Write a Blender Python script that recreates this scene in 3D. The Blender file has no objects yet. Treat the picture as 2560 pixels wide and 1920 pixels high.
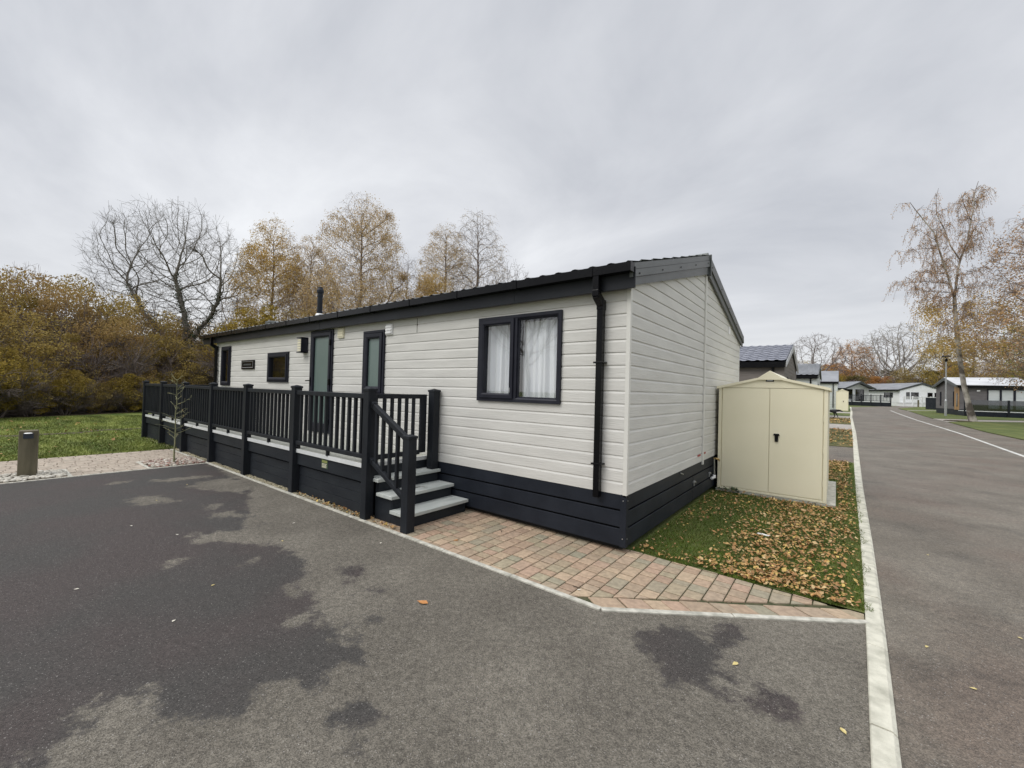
import bpy, math, random
import numpy as np
from mathutils import Vector, Matrix
R=math.radians
scene=bpy.context.scene
# ---------------------------------------------------------------- camera
cd=bpy.data.cameras.new('camera'); cam=bpy.data.objects.new('camera',cd); scene.collection.objects.link(cam)
cr=Vector((.78946615,.61318297,.02738333)); cu=Vector((-.01262403,-.02838284,.99951741)); cf=Vector((-.61366426,.78943085,.01466645))
cam.matrix_world=Matrix(((cr.x,cu.x,-cf.x,1.69433),(cr.y,cu.y,-cf.y,-4.14274),(cr.z,cu.z,-cf.z,1.65042),(0,0,0,1)))
cd.sensor_width=36; cd.lens=1045.74/2560*36; cd.clip_start=.05; cd.clip_end=2000
scene.camera=cam
scene.view_settings.view_transform='Standard'; scene.view_settings.look='None'
scene.view_settings.exposure=0.22; scene.view_settings.gamma=1
# ---------------------------------------------------------------- world: overcast deck of cloud
SUN_EL=R(48); SUN_AZ=R(205)     # azimuth from +y clockwise: light comes from behind the camera
w=bpy.data.worlds.new('World'); scene.world=w; w.use_nodes=True
nt=w.node_tree; N=nt.nodes; Lk=nt.links; N.clear()
def wn(t,**k):
    n=N.new(t)
    for a,b in k.items(): setattr(n,a,b)
    return n
def wmath(op,a,b=None,clamp=False):
    n=wn('ShaderNodeMath',operation=op,use_clamp=clamp)
    for i,v in enumerate((a,b)):
        if v is None: continue
        if isinstance(v,(int,float)): n.inputs[i].default_value=v
        else: Lk.new(v,n.inputs[i])
    return n.outputs[0]
sky=wn('ShaderNodeTexSky',sky_type='NISHITA'); sky.sun_disc=False; sky.sun_elevation=SUN_EL; sky.sun_rotation=SUN_AZ
tc=wn('ShaderNodeTexCoord'); sp=wn('ShaderNodeSeparateXYZ'); Lk.new(tc.outputs['Generated'],sp.inputs[0])
zc=wmath('MAXIMUM',sp.outputs['Z'],0.0); zd=wmath('ADD',zc,.30)
px=wmath('DIVIDE',sp.outputs['X'],zd); py=wmath('DIVIDE',sp.outputs['Y'],zd)
cb=wn('ShaderNodeCombineXYZ'); Lk.new(px,cb.inputs[0]); Lk.new(py,cb.inputs[1])
mp=wn('ShaderNodeMapping'); mp.inputs['Rotation'].default_value=(0,0,R(62)); mp.inputs['Scale'].default_value=(.75,1.25,1); mp.inputs['Location'].default_value=(3.1,.7,0)
Lk.new(cb.outputs[0],mp.inputs[0])
n1=wn('ShaderNodeTexNoise'); n1.inputs['Scale'].default_value=.85; n1.inputs['Detail'].default_value=7; n1.inputs['Roughness'].default_value=.56; n1.inputs['Distortion'].default_value=.6
Lk.new(mp.outputs[0],n1.inputs['Vector'])
rp=wn('ShaderNodeValToRGB'); Lk.new(n1.outputs[0],rp.inputs[0])
e=rp.color_ramp.elements; e[0].position=.30; e[0].color=(.44,.46,.505,1); e[1].position=.72; e[1].color=(.82,.835,.86,1)
m_=e.new(.5); m_.color=(.62,.635,.67,1)
# towards the horizon the deck evens out to a paler grey
hz=wmath('POWER',wmath('SUBTRACT',1.0,zc,True),7.0)
mx=wn('ShaderNodeMix',data_type='RGBA'); Lk.new(hz,mx.inputs['Factor']); Lk.new(rp.outputs[0],mx.inputs['A']); mx.inputs['B'].default_value=(.735,.74,.745,1)
# sky brightened overhead, above the view, to add light on walls and ground
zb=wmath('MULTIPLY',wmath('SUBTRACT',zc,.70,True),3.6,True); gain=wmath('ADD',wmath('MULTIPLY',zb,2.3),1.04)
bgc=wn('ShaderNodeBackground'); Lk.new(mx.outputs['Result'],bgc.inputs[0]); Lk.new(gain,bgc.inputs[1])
bgs=wn('ShaderNodeBackground'); Lk.new(sky.outputs[0],bgs.inputs[0]); bgs.inputs[1].default_value=.06
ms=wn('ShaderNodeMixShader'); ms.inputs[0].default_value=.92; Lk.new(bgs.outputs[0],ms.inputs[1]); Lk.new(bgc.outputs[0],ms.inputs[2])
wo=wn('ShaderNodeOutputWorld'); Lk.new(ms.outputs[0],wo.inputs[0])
# ---------------------------------------------------------------- sun behind cloud
sd=bpy.data.lights.new('sun','SUN'); sd.energy=1.5; sd.angle=R(35); sd.color=(1,.965,.915)
so=bpy.data.objects.new('sun',sd); scene.collection.objects.link(so)
sdir=Vector((math.sin(SUN_AZ)*math.cos(SUN_EL),math.cos(SUN_AZ)*math.cos(SUN_EL),math.sin(SUN_EL)))
so.rotation_euler=sdir.to_track_quat('Z','Y').to_euler(); so.location=(0,-20,30)

# ================================================================ helpers
col=scene.collection
def mat(name,c1,c2=None,rough=.7,scale=(4,4,4),detail=4,bump=0,bscale=(40,40,40),spec=.5,metal=0,lo=.35,hi=.65,coat=0,island=None,bdist=.01):
    m=bpy.data.materials.new(name); m.use_nodes=True; t=m.node_tree; n=t.nodes; b=n['Principled BSDF']
    b.inputs['Roughness'].default_value=rough; b.inputs['Metallic'].default_value=metal
    b.inputs['Specular IOR Level'].default_value=spec; b.inputs['Coat Weight'].default_value=coat
    tcn=n.new('ShaderNodeTexCoord')
    def noise(sc,det=detail):
        mpn=n.new('ShaderNodeMapping'); mpn.inputs['Scale'].default_value=sc; t.links.new(tcn.outputs['Object'],mpn.inputs[0])
        q=n.new('ShaderNodeTexNoise'); q.inputs['Scale'].default_value=1; q.inputs['Detail'].default_value=det
        t.links.new(mpn.outputs[0],q.inputs['Vector']); return q.outputs[0]
    if island:
        g=n.new('ShaderNodeNewGeometry'); r=n.new('ShaderNodeValToRGB'); t.links.new(g.outputs['Random Per Island'],r.inputs[0])
        el=r.color_ramp.elements; k=len(island); el[0].position=0; el[0].color=(*island[0],1); el[1].position=1; el[1].color=(*island[-1],1)
        for i in range(1,k-1):
            x=el.new(i/(k-1)); x.color=(*island[i],1)
        outc=r.outputs[0]
        if c2:
            r2=n.new('ShaderNodeMapRange'); t.links.new(noise(scale),r2.inputs[0]); r2.inputs[1].default_value=lo; r2.inputs[2].default_value=hi; r2.inputs[3].default_value=c2[0]; r2.inputs[4].default_value=c2[1]
            mm=n.new('ShaderNodeMix'); mm.data_type='RGBA'; mm.blend_type='MULTIPLY'; mm.inputs['Factor'].default_value=1
            t.links.new(outc,mm.inputs['A']); t.links.new(r2.outputs[0],mm.inputs['B']); outc=mm.outputs['Result']
        t.links.new(outc,b.inputs['Base Color'])
    elif c2 is None: b.inputs['Base Color'].default_value=(*c1,1)
    else:
        r=n.new('ShaderNodeValToRGB'); t.links.new(noise(scale),r.inputs[0]); el=r.color_ramp.elements
        el[0].position=lo; el[0].color=(*c1,1); el[1].position=hi; el[1].color=(*c2,1); t.links.new(r.outputs[0],b.inputs['Base Color'])
    if bump:
        bp=n.new('ShaderNodeBump'); bp.inputs['Strength'].default_value=bump; bp.inputs['Distance'].default_value=bdist
        t.links.new(noise(bscale,3),bp.inputs['Height']); t.links.new(bp.outputs[0],b.inputs['Normal'])
    return m
def tag(o,label=None,cat=None,group=None,kind=None):
    for k,v in (('label',label),('category',cat),('group',group),('kind',kind)):
        if v: o[k]=v
    return o
def empty(name,loc=(0,0,0),rz=0,**k):
    o=bpy.data.objects.new(name,None); col.objects.link(o); o.location=loc; o.rotation_euler=(0,0,rz); o.empty_display_size=.2
    return tag(o,**k)
def npmesh(name,V,F,m,parent=None,smooth=False):
    V=np.asarray(V,dtype=np.float32); F=np.asarray(F,dtype=np.int32); k=F.shape[1]
    me=bpy.data.meshes.new(name); me.vertices.add(len(V)); me.vertices.foreach_set('co',V.ravel())
    me.loops.add(F.size); me.loops.foreach_set('vertex_index',F.ravel())
    me.polygons.add(len(F)); me.polygons.foreach_set('loop_start',np.arange(0,F.size,k,dtype=np.int32)); me.polygons.foreach_set('loop_total',np.full(len(F),k,dtype=np.int32))
    if smooth: me.polygons.foreach_set('use_smooth',np.ones(len(F),dtype=bool))
    me.update(calc_edges=True); me.validate()
    if m: me.materials.append(m)
    o=bpy.data.objects.new(name,me); col.objects.link(o)
    if parent: o.parent=parent
    return o
class MB:
    def __init__(s): s.v=[]; s.f=[]
    def add(s,vs,fs):
        k=len(s.v); s.v+= [tuple(p) for p in vs]; s.f+=[tuple(i+k for i in f) for f in fs]; return s
    def quad(s,a,b,c,d): return s.add((a,b,c,d),((0,1,2,3),))
    def box(s,x0,x1,y0,y1,z0,z1):
        return s.add([(x,y,z) for z in (z0,z1) for y in (y0,y1) for x in (x0,x1)],((0,2,3,1),(4,5,7,6),(0,1,5,4),(2,6,7,3),(0,4,6,2),(1,3,7,5)))
    def hull(s,A,B):   # two matching loops
        n=len(A); return s.add(list(A)+list(B),[tuple(range(n))[::-1],tuple(range(n,2*n))]+[(i,(i+1)%n,n+(i+1)%n,n+i) for i in range(n)])
    def tube(s,p,q,r0,r1=None,n=8):
        r1=r0 if r1 is None else r1; p=Vector(p); q=Vector(q); d=(q-p).normalized(); u=d.orthogonal().normalized(); v=d.cross(u)
        return s.hull([p+(u*math.cos(2*math.pi*i/n)+v*math.sin(2*math.pi*i/n))*r0 for i in range(n)],[q+(u*math.cos(2*math.pi*i/n)+v*math.sin(2*math.pi*i/n))*r1 for i in range(n)])
    def bar(s,p,q,w,h):  # box-section bar whose height stays vertical-ish
        p=Vector(p); q=Vector(q); d=(q-p).normalized(); sd=d.cross(Vector((0,0,1))).normalized()*(w/2); up=sd.cross(d).normalized()*(h/2)
        c=[-sd-up,sd-up,sd+up,-sd+up]; return s.hull([p+k for k in c],[q+k for k in c])
    def extr(s,poly,f,a,b):  # poly of (s,t); f(s,t,o)
        return s.hull([f(x,y,a) for x,y in poly],[f(x,y,b) for x,y in poly])
    def lathe(s,prof,c=(0,0,0),n=20):
        k=len(s.v)
        for r,z in prof:
            for i in range(n): s.v.append((c[0]+r*math.cos(2*math.pi*i/n),c[1]+r*math.sin(2*math.pi*i/n),c[2]+z))
        for j in range(len(prof)-1):
            for i in range(n): s.f.append((k+j*n+i,k+j*n+(i+1)%n,k+(j+1)*n+(i+1)%n,k+(j+1)*n+i))
        s.f.append(tuple(k+i for i in range(n))[::-1]); s.f.append(tuple(k+(len(prof)-1)*n+i for i in range(n)))
        return s
    def build(s,name,m,parent=None,bevel=0,smooth=False,label=None,loc=None):
        me=bpy.data.meshes.new(name); me.from_pydata(s.v,[],s.f); me.update()
        if m: me.materials.append(m)
        o=bpy.data.objects.new(name,me); col.objects.link(o)
        if parent: o.parent=parent
        if loc: o.location=loc
        if smooth: me.polygons.foreach_set('use_smooth',[True]*len(me.polygons))
        if bevel:
            b=o.modifiers.new('bevel','BEVEL'); b.width=bevel; b.segments=2; b.limit_method='ANGLE'; b.angle_limit=R(40)
        if label: o['label']=label
        return o
def gh(y): return .0105*max(0.,y-6)
def interp(pts,y):
    return float(np.interp(y,[p[0] for p in pts],[p[1] for p in pts]))

# ================================================================ materials
M={}
M['siding']=mat('siding_cream',(.585,.577,.545),(.655,.647,.612),rough=.55,scale=(1.5,1.5,9),bump=.55,bscale=(7,7,95),bdist=.006)
M['siding_brown']=mat('siding_brown',(.13,.115,.105),(.18,.16,.145),rough=.6,scale=(1.5,1.5,9),bump=.4,bscale=(7,7,95))
M['siding_white']=mat('siding_white',(.80,.82,.82),(.86,.87,.87),rough=.55,scale=(1,1,5))
M['siding_pale']=mat('siding_pale',(.52,.56,.55),(.60,.63,.62),rough=.55,scale=(1,1,5))
M['siding_grey']=mat('siding_grey',(.12,.112,.112),(.155,.145,.145),rough=.6,scale=(1,1,5))
M['timber']=mat('timber_clad',(.30,.17,.07),(.42,.25,.11),rough=.6,scale=(3,3,.6))
M['trim']=mat('trim_cream',(.66,.652,.61),(.70,.692,.65),rough=.45,scale=(2,2,2))
M['char']=mat('charcoal_paint',(.012,.015,.022),(.018,.022,.031),rough=.5,spec=.22,scale=(3,3,3),bump=.12,bscale=(10,10,90))
M['charpost']=mat('charcoal_post',(.012,.014,.018),(.018,.021,.026),rough=.5,spec=.22,scale=(6,6,2),bump=.1,bscale=(60,60,8))
M['skirtboard']=mat('charcoal_board',(.013,.016,.021),(.021,.025,.030),rough=.55,spec=.22,scale=(2,2,6),bump=.25,bscale=(6,6,80))
M['upvc']=mat('grey_window_frame',(.013,.014,.022),(.019,.020,.030),rough=.42,spec=.25,scale=(5,5,5),bump=.08,bscale=(50,50,50))
M['black']=mat('black_plastic',(.002,.002,.003),(.004,.004,.005),rough=.25,scale=(4,4,4),spec=.22)
M['fascia']=mat('black_fascia',(.011,.013,.017),(.018,.020,.025),rough=.4,spec=.25,scale=(2,2,2))
M['barge']=mat('grey_sheet_metal',(.062,.070,.070),(.085,.092,.090),rough=.38,scale=(3,3,3),spec=.55)
M['rooftile']=mat('dark_metal_tile',(.10,.11,.105),(.16,.17,.16),rough=.42,scale=(5,5,5),bump=.2,bscale=(120,120,120))
M['rooftile_l']=mat('lavender_metal_tile',(.19,.20,.24),(.26,.27,.31),rough=.4,scale=(3,3,3))
M['roofgrey']=mat('grey_roof',(.20,.21,.225),(.27,.28,.295),rough=.45,scale=(1,1,1))
M['rooflight']=mat('pale_roof',(.45,.46,.47),(.60,.61,.62),rough=.5,scale=(1,1,1))
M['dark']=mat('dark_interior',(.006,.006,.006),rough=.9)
M['deck']=mat('deck_board',(.36,.37,.33),(.46,.46,.40),rough=.6,scale=(1.5,14,3),bump=.3,bscale=(4,90,4))
M['deckedge']=mat('deck_edge',(.60,.62,.62),(.72,.73,.73),rough=.5,scale=(4,4,4))
M['tread']=mat('tread_board',(.42,.45,.43),(.54,.56,.53),rough=.6,scale=(14,2,3),bump=.35,bscale=(90,5,4))
M['curtain']=mat('white_curtain',(.90,.91,.94),(.95,.95,.97),rough=.9,scale=(2,2,2))
M['frost']=mat('frosted_glass',(.13,.18,.165),(.15,.20,.185),rough=.22,scale=(1,1,1),spec=.5)
M['cream']=mat('cream_paint',(.80,.75,.56),(.84,.79,.60),rough=.42,scale=(1.2,1.2,1.2),bump=.12,bscale=(300,300,300),bdist=.002)
M['creamplastic']=mat('cream_plastic',(.72,.68,.50),(.76,.72,.55),rough=.4)
M['white']=mat('white_plastic',(.80,.80,.80),(.86,.86,.86),rough=.35)
M['steel']=mat('galvanised_steel',(.42,.43,.44),(.55,.56,.57),rough=.35,metal=.8,scale=(20,20,20))
M['brass']=mat('brass',(.45,.30,.12),(.5,.35,.15),rough=.35,metal=.8)
M['red']=mat('red_marker',(.35,.04,.03),(.40,.05,.04),rough=.5)
M['concrete']=mat('kerb_concrete',(.38,.37,.30),(.62,.60,.50),rough=.85,scale=(9,9,9),detail=8,lo=.3,hi=.62,bump=.5,bscale=(120,120,120))
M['edging']=mat('edging_concrete',(.34,.33,.28),(.56,.54,.47),rough=.85,scale=(14,14,14),detail=6,bump=.3,bscale=(120,120,120))
M['paver']=mat('block_paver',None,(.80,1.08),rough=.85,scale=(22,22,22),bump=.5,bscale=(160,160,160),bdist=.004,
   island=[(.39,.265,.185),(.33,.28,.19),(.43,.305,.215),(.29,.265,.19),(.41,.285,.205),(.45,.345,.235),(.34,.24,.17),(.35,.305,.21)])
M['paver2']=mat('block_paver_pink',None,(.72,1.1),rough=.85,scale=(9,9,9),bump=.4,bscale=(160,160,160),
   island=[(.40,.335,.265),(.43,.365,.295),(.385,.32,.255),(.44,.38,.305)])
M['joint']=mat('mossy_joint',(.030,.040,.010),(.085,.078,.04),rough=.95,scale=(16,16,16),detail=6)
M['joint2']=mat('sandy_joint',(.20,.17,.13),(.28,.24,.19),rough=.95,scale=(9,9,9))
M['soil']=mat('soil',(.045,.035,.022),(.09,.07,.045),rough=.95,scale=(9,9,9),detail=6,bump=.6,bscale=(60,60,60))
M['hedgefloor']=mat('leaf_litter',(.05,.038,.02),(.10,.07,.035),rough=.95,scale=(3,3,3),detail=6)
M['bark']=mat('grey_bark',(.12,.11,.095),(.22,.20,.175),rough=.9,scale=(3,3,9),detail=5)
M['twig']=mat('brown_twig',(.15,.12,.112),(.22,.18,.165),rough=.9,scale=(3,3,3))
M['palebark']=mat('pale_birch_bark',(.16,.14,.125),(.42,.39,.35),rough=.85,scale=(2,2,3),detail=6)
M['birchbark']=mat('birch_bark',(.10,.085,.072),(.48,.45,.40),rough=.85,scale=(1.6,1.6,1.3),detail=9,lo=.42,hi=.58)
M['ivy']=mat('ivy_leaf',None,(.7,1.2),rough=.5,scale=(3,3,3),island=[(.018,.035,.012),(.03,.055,.018),(.045,.07,.02)])
PAL={'gold':[(.54,.37,.10),(.62,.44,.14),(.48,.32,.12),(.56,.41,.18),(.42,.31,.11)],
 'rust':[(.50,.30,.16),(.46,.30,.18),(.58,.38,.20),(.42,.29,.18)],
 'olive':[(.29,.215,.05),(.37,.27,.055),(.22,.18,.045),(.46,.33,.08),(.27,.20,.05)],
 'ochre':[(.31,.22,.07),(.38,.275,.085),(.25,.19,.06),(.45,.34,.11),(.23,.18,.06)],
 'brown':[(.31,.21,.085),(.37,.25,.10),(.26,.18,.075),(.42,.29,.12)],
 'tan':[(.54,.39,.19),(.48,.34,.17),(.60,.45,.23),(.44,.34,.20)],
 'orange':[(.48,.24,.08),(.40,.20,.07),(.54,.30,.10),(.34,.19,.08)],
 'green':[(.24,.24,.04),(.33,.29,.05),(.42,.34,.06),(.18,.19,.035)],
 'darkgreen':[(.10,.10,.035),(.15,.13,.045),(.19,.15,.05),(.20,.13,.05)]}
def translucent(m,f=.35):
    t=m.node_tree; n=t.nodes; b=n['Principled BSDF']; o=[q for q in n if q.type=='OUTPUT_MATERIAL'][0]; tr=n.new('ShaderNodeBsdfTranslucent'); mx_=n.new('ShaderNodeMixShader'); mx_.inputs[0].default_value=f
    t.links.new(b.inputs['Base Color'].links[0].from_socket,tr.inputs[0]); t.links.new(b.outputs[0],mx_.inputs[1]); t.links.new(tr.outputs[0],mx_.inputs[2]); t.links.new(mx_.outputs[0],o.inputs[0]); return m
for k,p in PAL.items(): M['leaf_'+k]=translucent(mat('leaves_'+k,None,(.8,1.25),rough=.7,scale=(1.1,1.1,1.1),detail=2,island=p,spec=.2))
M['fallen']=mat('fallen_leaves',None,(.85,1.15),rough=.7,scale=(8,8,8),island=[(.40,.22,.08),(.27,.14,.055),(.48,.30,.12),(.20,.11,.045),(.56,.40,.12),(.33,.19,.085),(.58,.43,.22),(.24,.13,.06),(.44,.23,.085),(.17,.095,.04)],spec=.3)
M['blade']=mat('grass_blades',None,(.7,1.25),rough=.6,scale=(1.4,1.4,1.4),island=[(.055,.105,.010),(.080,.140,.015),(.12,.175,.024),(.10,.12,.018),(.17,.155,.042)],spec=.25)
M['grass']=mat('grass_sheet',(.065,.095,.018),(.14,.155,.038),rough=.95,scale=(.9,.9,.9),detail=8,lo=.35,hi=.68,bump=.8,bscale=(60,60,60),bdist=.03)
M['pebble']=mat('pebbles',None,(.8,1.15),rough=.7,scale=(30,30,30),island=[(.42,.38,.31),(.25,.12,.09),(.50,.46,.39),(.30,.25,.20),(.55,.52,.46),(.20,.10,.075),(.36,.33,.27)])
M['gravel']=mat('gravel',None,(.8,1.15),rough=.8,scale=(30,30,30),island=[(.40,.35,.22),(.30,.27,.17),(.50,.45,.31),(.22,.19,.12),(.55,.50,.38)])
M['line']=mat('road_paint',(.42,.42,.39),(.62,.62,.58),rough=.7,scale=(6,6,6),detail=6)
M['wood']=mat('weathered_post',(.085,.075,.045),(.16,.14,.09),rough=.85,scale=(9,9,1.5),detail=6,bump=.5,bscale=(60,60,5))
M['dogfur']=mat('black_fur',(.006,.006,.007),(.014,.012,.012),rough=.5,scale=(20,20,20))
M['rail_white']=mat('white_rail',(.75,.77,.77),(.82,.83,.83),rough=.5)
M['smoke']=mat('smoked_glass',(.03,.032,.036),(.04,.042,.046),rough=.12)
def glassmat(name,tint,fac=1.0):
    m=bpy.data.materials.new(name); m.use_nodes=True; t=m.node_tree; n=t.nodes; n.clear()
    tr=n.new('ShaderNodeBsdfTransparent'); tr.inputs[0].default_value=(*tint,1); gl=n.new('ShaderNodeBsdfGlossy'); gl.inputs['Roughness'].default_value=.02
    lw=n.new('ShaderNodeLayerWeight'); lw.inputs[0].default_value=.5; pw=n.new('ShaderNodeMath'); pw.operation='POWER'; pw.inputs[1].default_value=4.5; t.links.new(lw.outputs['Facing'],pw.inputs[0])
    k=n.new('ShaderNodeMath'); k.operation='MULTIPLY_ADD'; k.inputs[1].default_value=.9; k.inputs[2].default_value=.085*fac; k.use_clamp=True; t.links.new(pw.outputs[0],k.inputs[0])
    mxs=n.new('ShaderNodeMixShader'); o=n.new('ShaderNodeOutputMaterial')
    t.links.new(k.outputs[0],mxs.inputs[0]); t.links.new(tr.outputs[0],mxs.inputs[1]); t.links.new(gl.outputs[0],mxs.inputs[2]); t.links.new(mxs.outputs[0],o.inputs[0])
    return m
M['glass']=glassmat('window_glass',(.94,.96,.96),2.2)
M['glassdark']=glassmat('window_glass_dark',(.75,.78,.76),1.6)
M['tintglass']=glassmat('tinted_glass',(.30,.32,.34),1.6)
# asphalt with aggregate, optional damp patches from the 'wet' distance attribute
def asphalt(name,dry,dry2,wet,usewet,tint=None):
    m=bpy.data.materials.new(name); m.use_nodes=True; t=m.node_tree; n=t.nodes; b=n['Principled BSDF']; L=t.links
    tcn=n.new('ShaderNodeTexCoord')
    def noise(s,det=4,ro=.5):
        q=n.new('ShaderNodeTexNoise'); q.inputs['Scale'].default_value=s; q.inputs['Detail'].default_value=det; q.inputs['Roughness'].default_value=ro; L.new(tcn.outputs['Object'],q.inputs['Vector']); return q.outputs[0]
    def mr(x,a,bb,c,d,sm=False):
        q=n.new('ShaderNodeMapRange'); q.inputs[1].default_value=a; q.inputs[2].default_value=bb; q.inputs[3].default_value=c; q.inputs[4].default_value=d
        if sm: q.interpolation_type='SMOOTHSTEP'
        L.new(x,q.inputs[0]); return q.outputs[0]
    def mix(f,a,bb,mode='MIX'):
        q=n.new('ShaderNodeMix'); q.data_type='RGBA'; q.blend_type=mode
        for s,v in (('Factor',f),('A',a),('B',bb)):
            if isinstance(v,tuple): q.inputs[s].default_value=(*v,1)
            elif isinstance(v,(int,float)): q.inputs[s].default_value=v
            else: L.new(v,q.inputs[s])
        return q.outputs['Result']
    c=mix(mr(noise(.9,6,.6),.38,.62,0,1),dry,dry2)
    if tint: c=mix(mr(noise(.55,5),.48,.66,0,.8),c,tint); c=mix(1.0,c,mr(noise(1.3,6,.65),.52,.72,1.0,.62),'MULTIPLY')
    sc=1.0
    vo=n.new('ShaderNodeTexVoronoi'); vo.inputs['Scale'].default_value=190; L.new(tcn.outputs['Object'],vo.inputs['Vector'])
    sepc=n.new('ShaderNodeSeparateColor'); L.new(vo.outputs['Color'],sepc.inputs[0])
    grain=mr(sepc.outputs[0],0,1,.55,1.45)
    c=mix(1.0,c,grain,'MULTIPLY'); c=mix(1.0,c,mr(noise(26,3),.3,.7,.80,1.2),'MULTIPLY')
    if usewet:
        at=n.new('ShaderNodeAttribute'); at.attribute_name='wet'
        j=mr(noise(5,6,.65),.25,.75,-.15,.15); j2=mr(noise(45,5,.7),.2,.8,-.07,.07)
        a1=n.new('ShaderNodeMath'); L.new(at.outputs['Fac'],a1.inputs[0]); L.new(j,a1.inputs[1])
        a2=n.new('ShaderNodeMath'); L.new(a1.outputs[0],a2.inputs[0]); L.new(j2,a2.inputs[1])
        wf=mr(a2.outputs[0],-.05,.06,0,1,True)
        wcol=mix(mr(noise(.8,4),.42,.6,0,1),wet,(wet[0]*1.12,wet[1]*.99,wet[2]*1.0))
        wcol=mix(1.0,wcol,mr(sepc.outputs[1],0,1,.5,1.6),'MULTIPLY')
        c=mix(wf,c,wcol)
        L.new(mr(wf,0,1,.92,.62),b.inputs['Roughness'])
    else: b.inputs['Roughness'].default_value=.62
    # sparse pale chips of stone
    chip=mr(sepc.outputs[2],.972,.995,0,.55); c=mix(chip,c,(.42,.40,.37))
    L.new(c,b.inputs['Base Color'])
    bp=n.new('ShaderNodeBump'); bp.inputs['Strength'].default_value=.7; bp.inputs['Distance'].default_value=.005; L.new(vo.outputs['Distance'],bp.inputs['Height']); L.new(bp.outputs[0],b.inputs['Normal'])
    b.inputs['Specular IOR Level'].default_value=.3 if usewet else .5
    return m
M['drive']=asphalt('drive_asphalt',(.118,.106,.087),(.160,.145,.119),(.050,.046,.042),True)
M['road']=asphalt('road_asphalt',(.122,.104,.080),(.176,.154,.122),(.05,.05,.05),False,tint=(.135,.102,.078))

# ================================================================ setting
def struct(o): o['kind']='structure'; return o
# terrain sheet reaching the horizon, rising gently behind the lodge
ys=[-400,-60,-20,-8,0,6]+[6+6*i for i in range(1,30)]+[260,500,900]; xs=[-900,-300,-100,-50,-30,-15,-5,2,5,15,30,60,120,300,900]
def ghx(x,y): return gh(min(y,180))*min(1,max(0,(x+16)/14)) if x<-2 else gh(min(y,180))
V=[(x,y,ghx(x,y)-.045) for y in ys for x in xs]; nx=len(xs)
F=[(j*nx+i,j*nx+i+1,(j+1)*nx+i+1,(j+1)*nx+i) for j in range(len(ys)-1) for i in range(nx-1)]
struct(npmesh('ground',V,F,M['grass']))
KI=[(-9,1.62),(-1.624,1.837),(0,1.885),(2.04,1.93),(6.2,1.99),(20.2,2.26),(37,2.49),(47.8,2.75),(68,3.06)]
def ki(y): return interp(KI,y)
def kw(y): return interp([(-9,.105),(2,.11),(20,.14),(68,.17)],y)
def strip(name,yl,xl,xr,dz,m,edge=0,nxs=1):
    V=[];F=[]
    for y in yl:
        a,b=xl(y),xr(y)
        for i in range(nxs+1): x=a+(b-a)*i/nxs; V.append((x,y,gh(y)+dz))
    w_=nxs+1
    for j in range(len(yl)-1):
        for i in range(nxs): F.append((j*w_+i,j*w_+i+1,(j+1)*w_+i+1,(j+1)*w_+i))
    if edge:
        k=len(V)
        for y in yl: V.append((xl(y),y,gh(y)+dz-edge))
        for j in range(len(yl)-1): F.append((j*w_,(j+1)*w_,k+j+1,k+j))
    return npmesh(name,V,F,m)
RR=[(-12,8.4),(15,8.3),(22.7,7.86),(26.8,7.59),(36,7.63),(41,7.49),(59.8,7.97),(68.5,7.85),(76,9.6),(84.5,11.5),(98,16),(120,26)]
RL=[(68,3.2),(78,6.7),(84.6,9.0),(98,13.6),(120,22)]
yl=list(np.arange(-9,68,2.0))+[68,72,78,84.6,92,98,108,120]
struct(strip('road',yl,lambda y: ki(y)+kw(y)*.5 if y<68 else interp(RL,y),lambda y:interp(RR,y),-.028,M['road']))
WL=[(-9,6.1),(15.4,6.18),(24.8,6.34),(37.8,6.2),(50.6,6.3),(62,6.5)]
struct(strip('road_line',list(np.arange(-9,60,2.0)),lambda y:interp(WL,y)-.055,lambda y:interp(WL,y)+.055,-.024,M['line']))
# kerb: one concrete length after another
kb=MB(); y=-8.6; rnd=random.Random(4)
while y<67:
    l=.914; y1=y+l-.013; z0=gh(y); z1=gh(y1); a,b=ki(y),ki(y1); wa,wb=kw(y),kw(y1); j=rnd.uniform(-.003,.003)
    kb.hull([(a,y,z0-.15),(a+wa,y,z0-.15),(a+wa,y,z0-.012),(a+wa-.02,y,z0+.004+j),(a+.006,y,z0+.006+j),(a,y,z0)],
            [(b,y1,z1-.15),(b+wb,y1,z1-.15),(b+wb,y1,z1-.012),(b+wb-.02,y1,z1+.004+j),(b+.006,y1,z1+.006+j),(b,y1,z1)]); y+=l
struct(kb.build('kerb',M['concrete'],bevel=.003))
# verges, neighbouring drives and paths on the left of the road, beyond the shed
def vstrip(name,y0,y1,m,dz,x0=-16): struct(strip(name,list(np.linspace(y0,y1,5)),lambda y:x0,lambda y:ki(y)+.004,dz,m,nxs=6))
M['path']=mat('pale_path',(.30,.275,.24),(.40,.37,.33),rough=.9,scale=(3,3,3),detail=6)
M['verge']=mat('leafy_verge',(.05,.075,.016),(.16,.125,.045),rough=.95,scale=(2.5,2.5,2.5),detail=8,lo=.38,hi=.66,bump=.8,bscale=(60,60,60),bdist=.03)
GY=[('lawn',.15,9.7,'grass',-.004),('driveway',9.7,13.6,'road',-.012),('verge',13.6,22.3,'verge',0),('path',22.3,26.6,'path',-.01),('verge',26.6,34.2,'verge',0),('path',34.2,38,'path',-.01),('verge',38,44,'grass',0),('path',44,47.8,'path',-.01),('verge',47.8,67,'grass',0)]
for nme,a,b,mm,dz in GY: vstrip(nme,a,b,M[mm],dz,x0=(-11.0 if a>6 else -.3))
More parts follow.
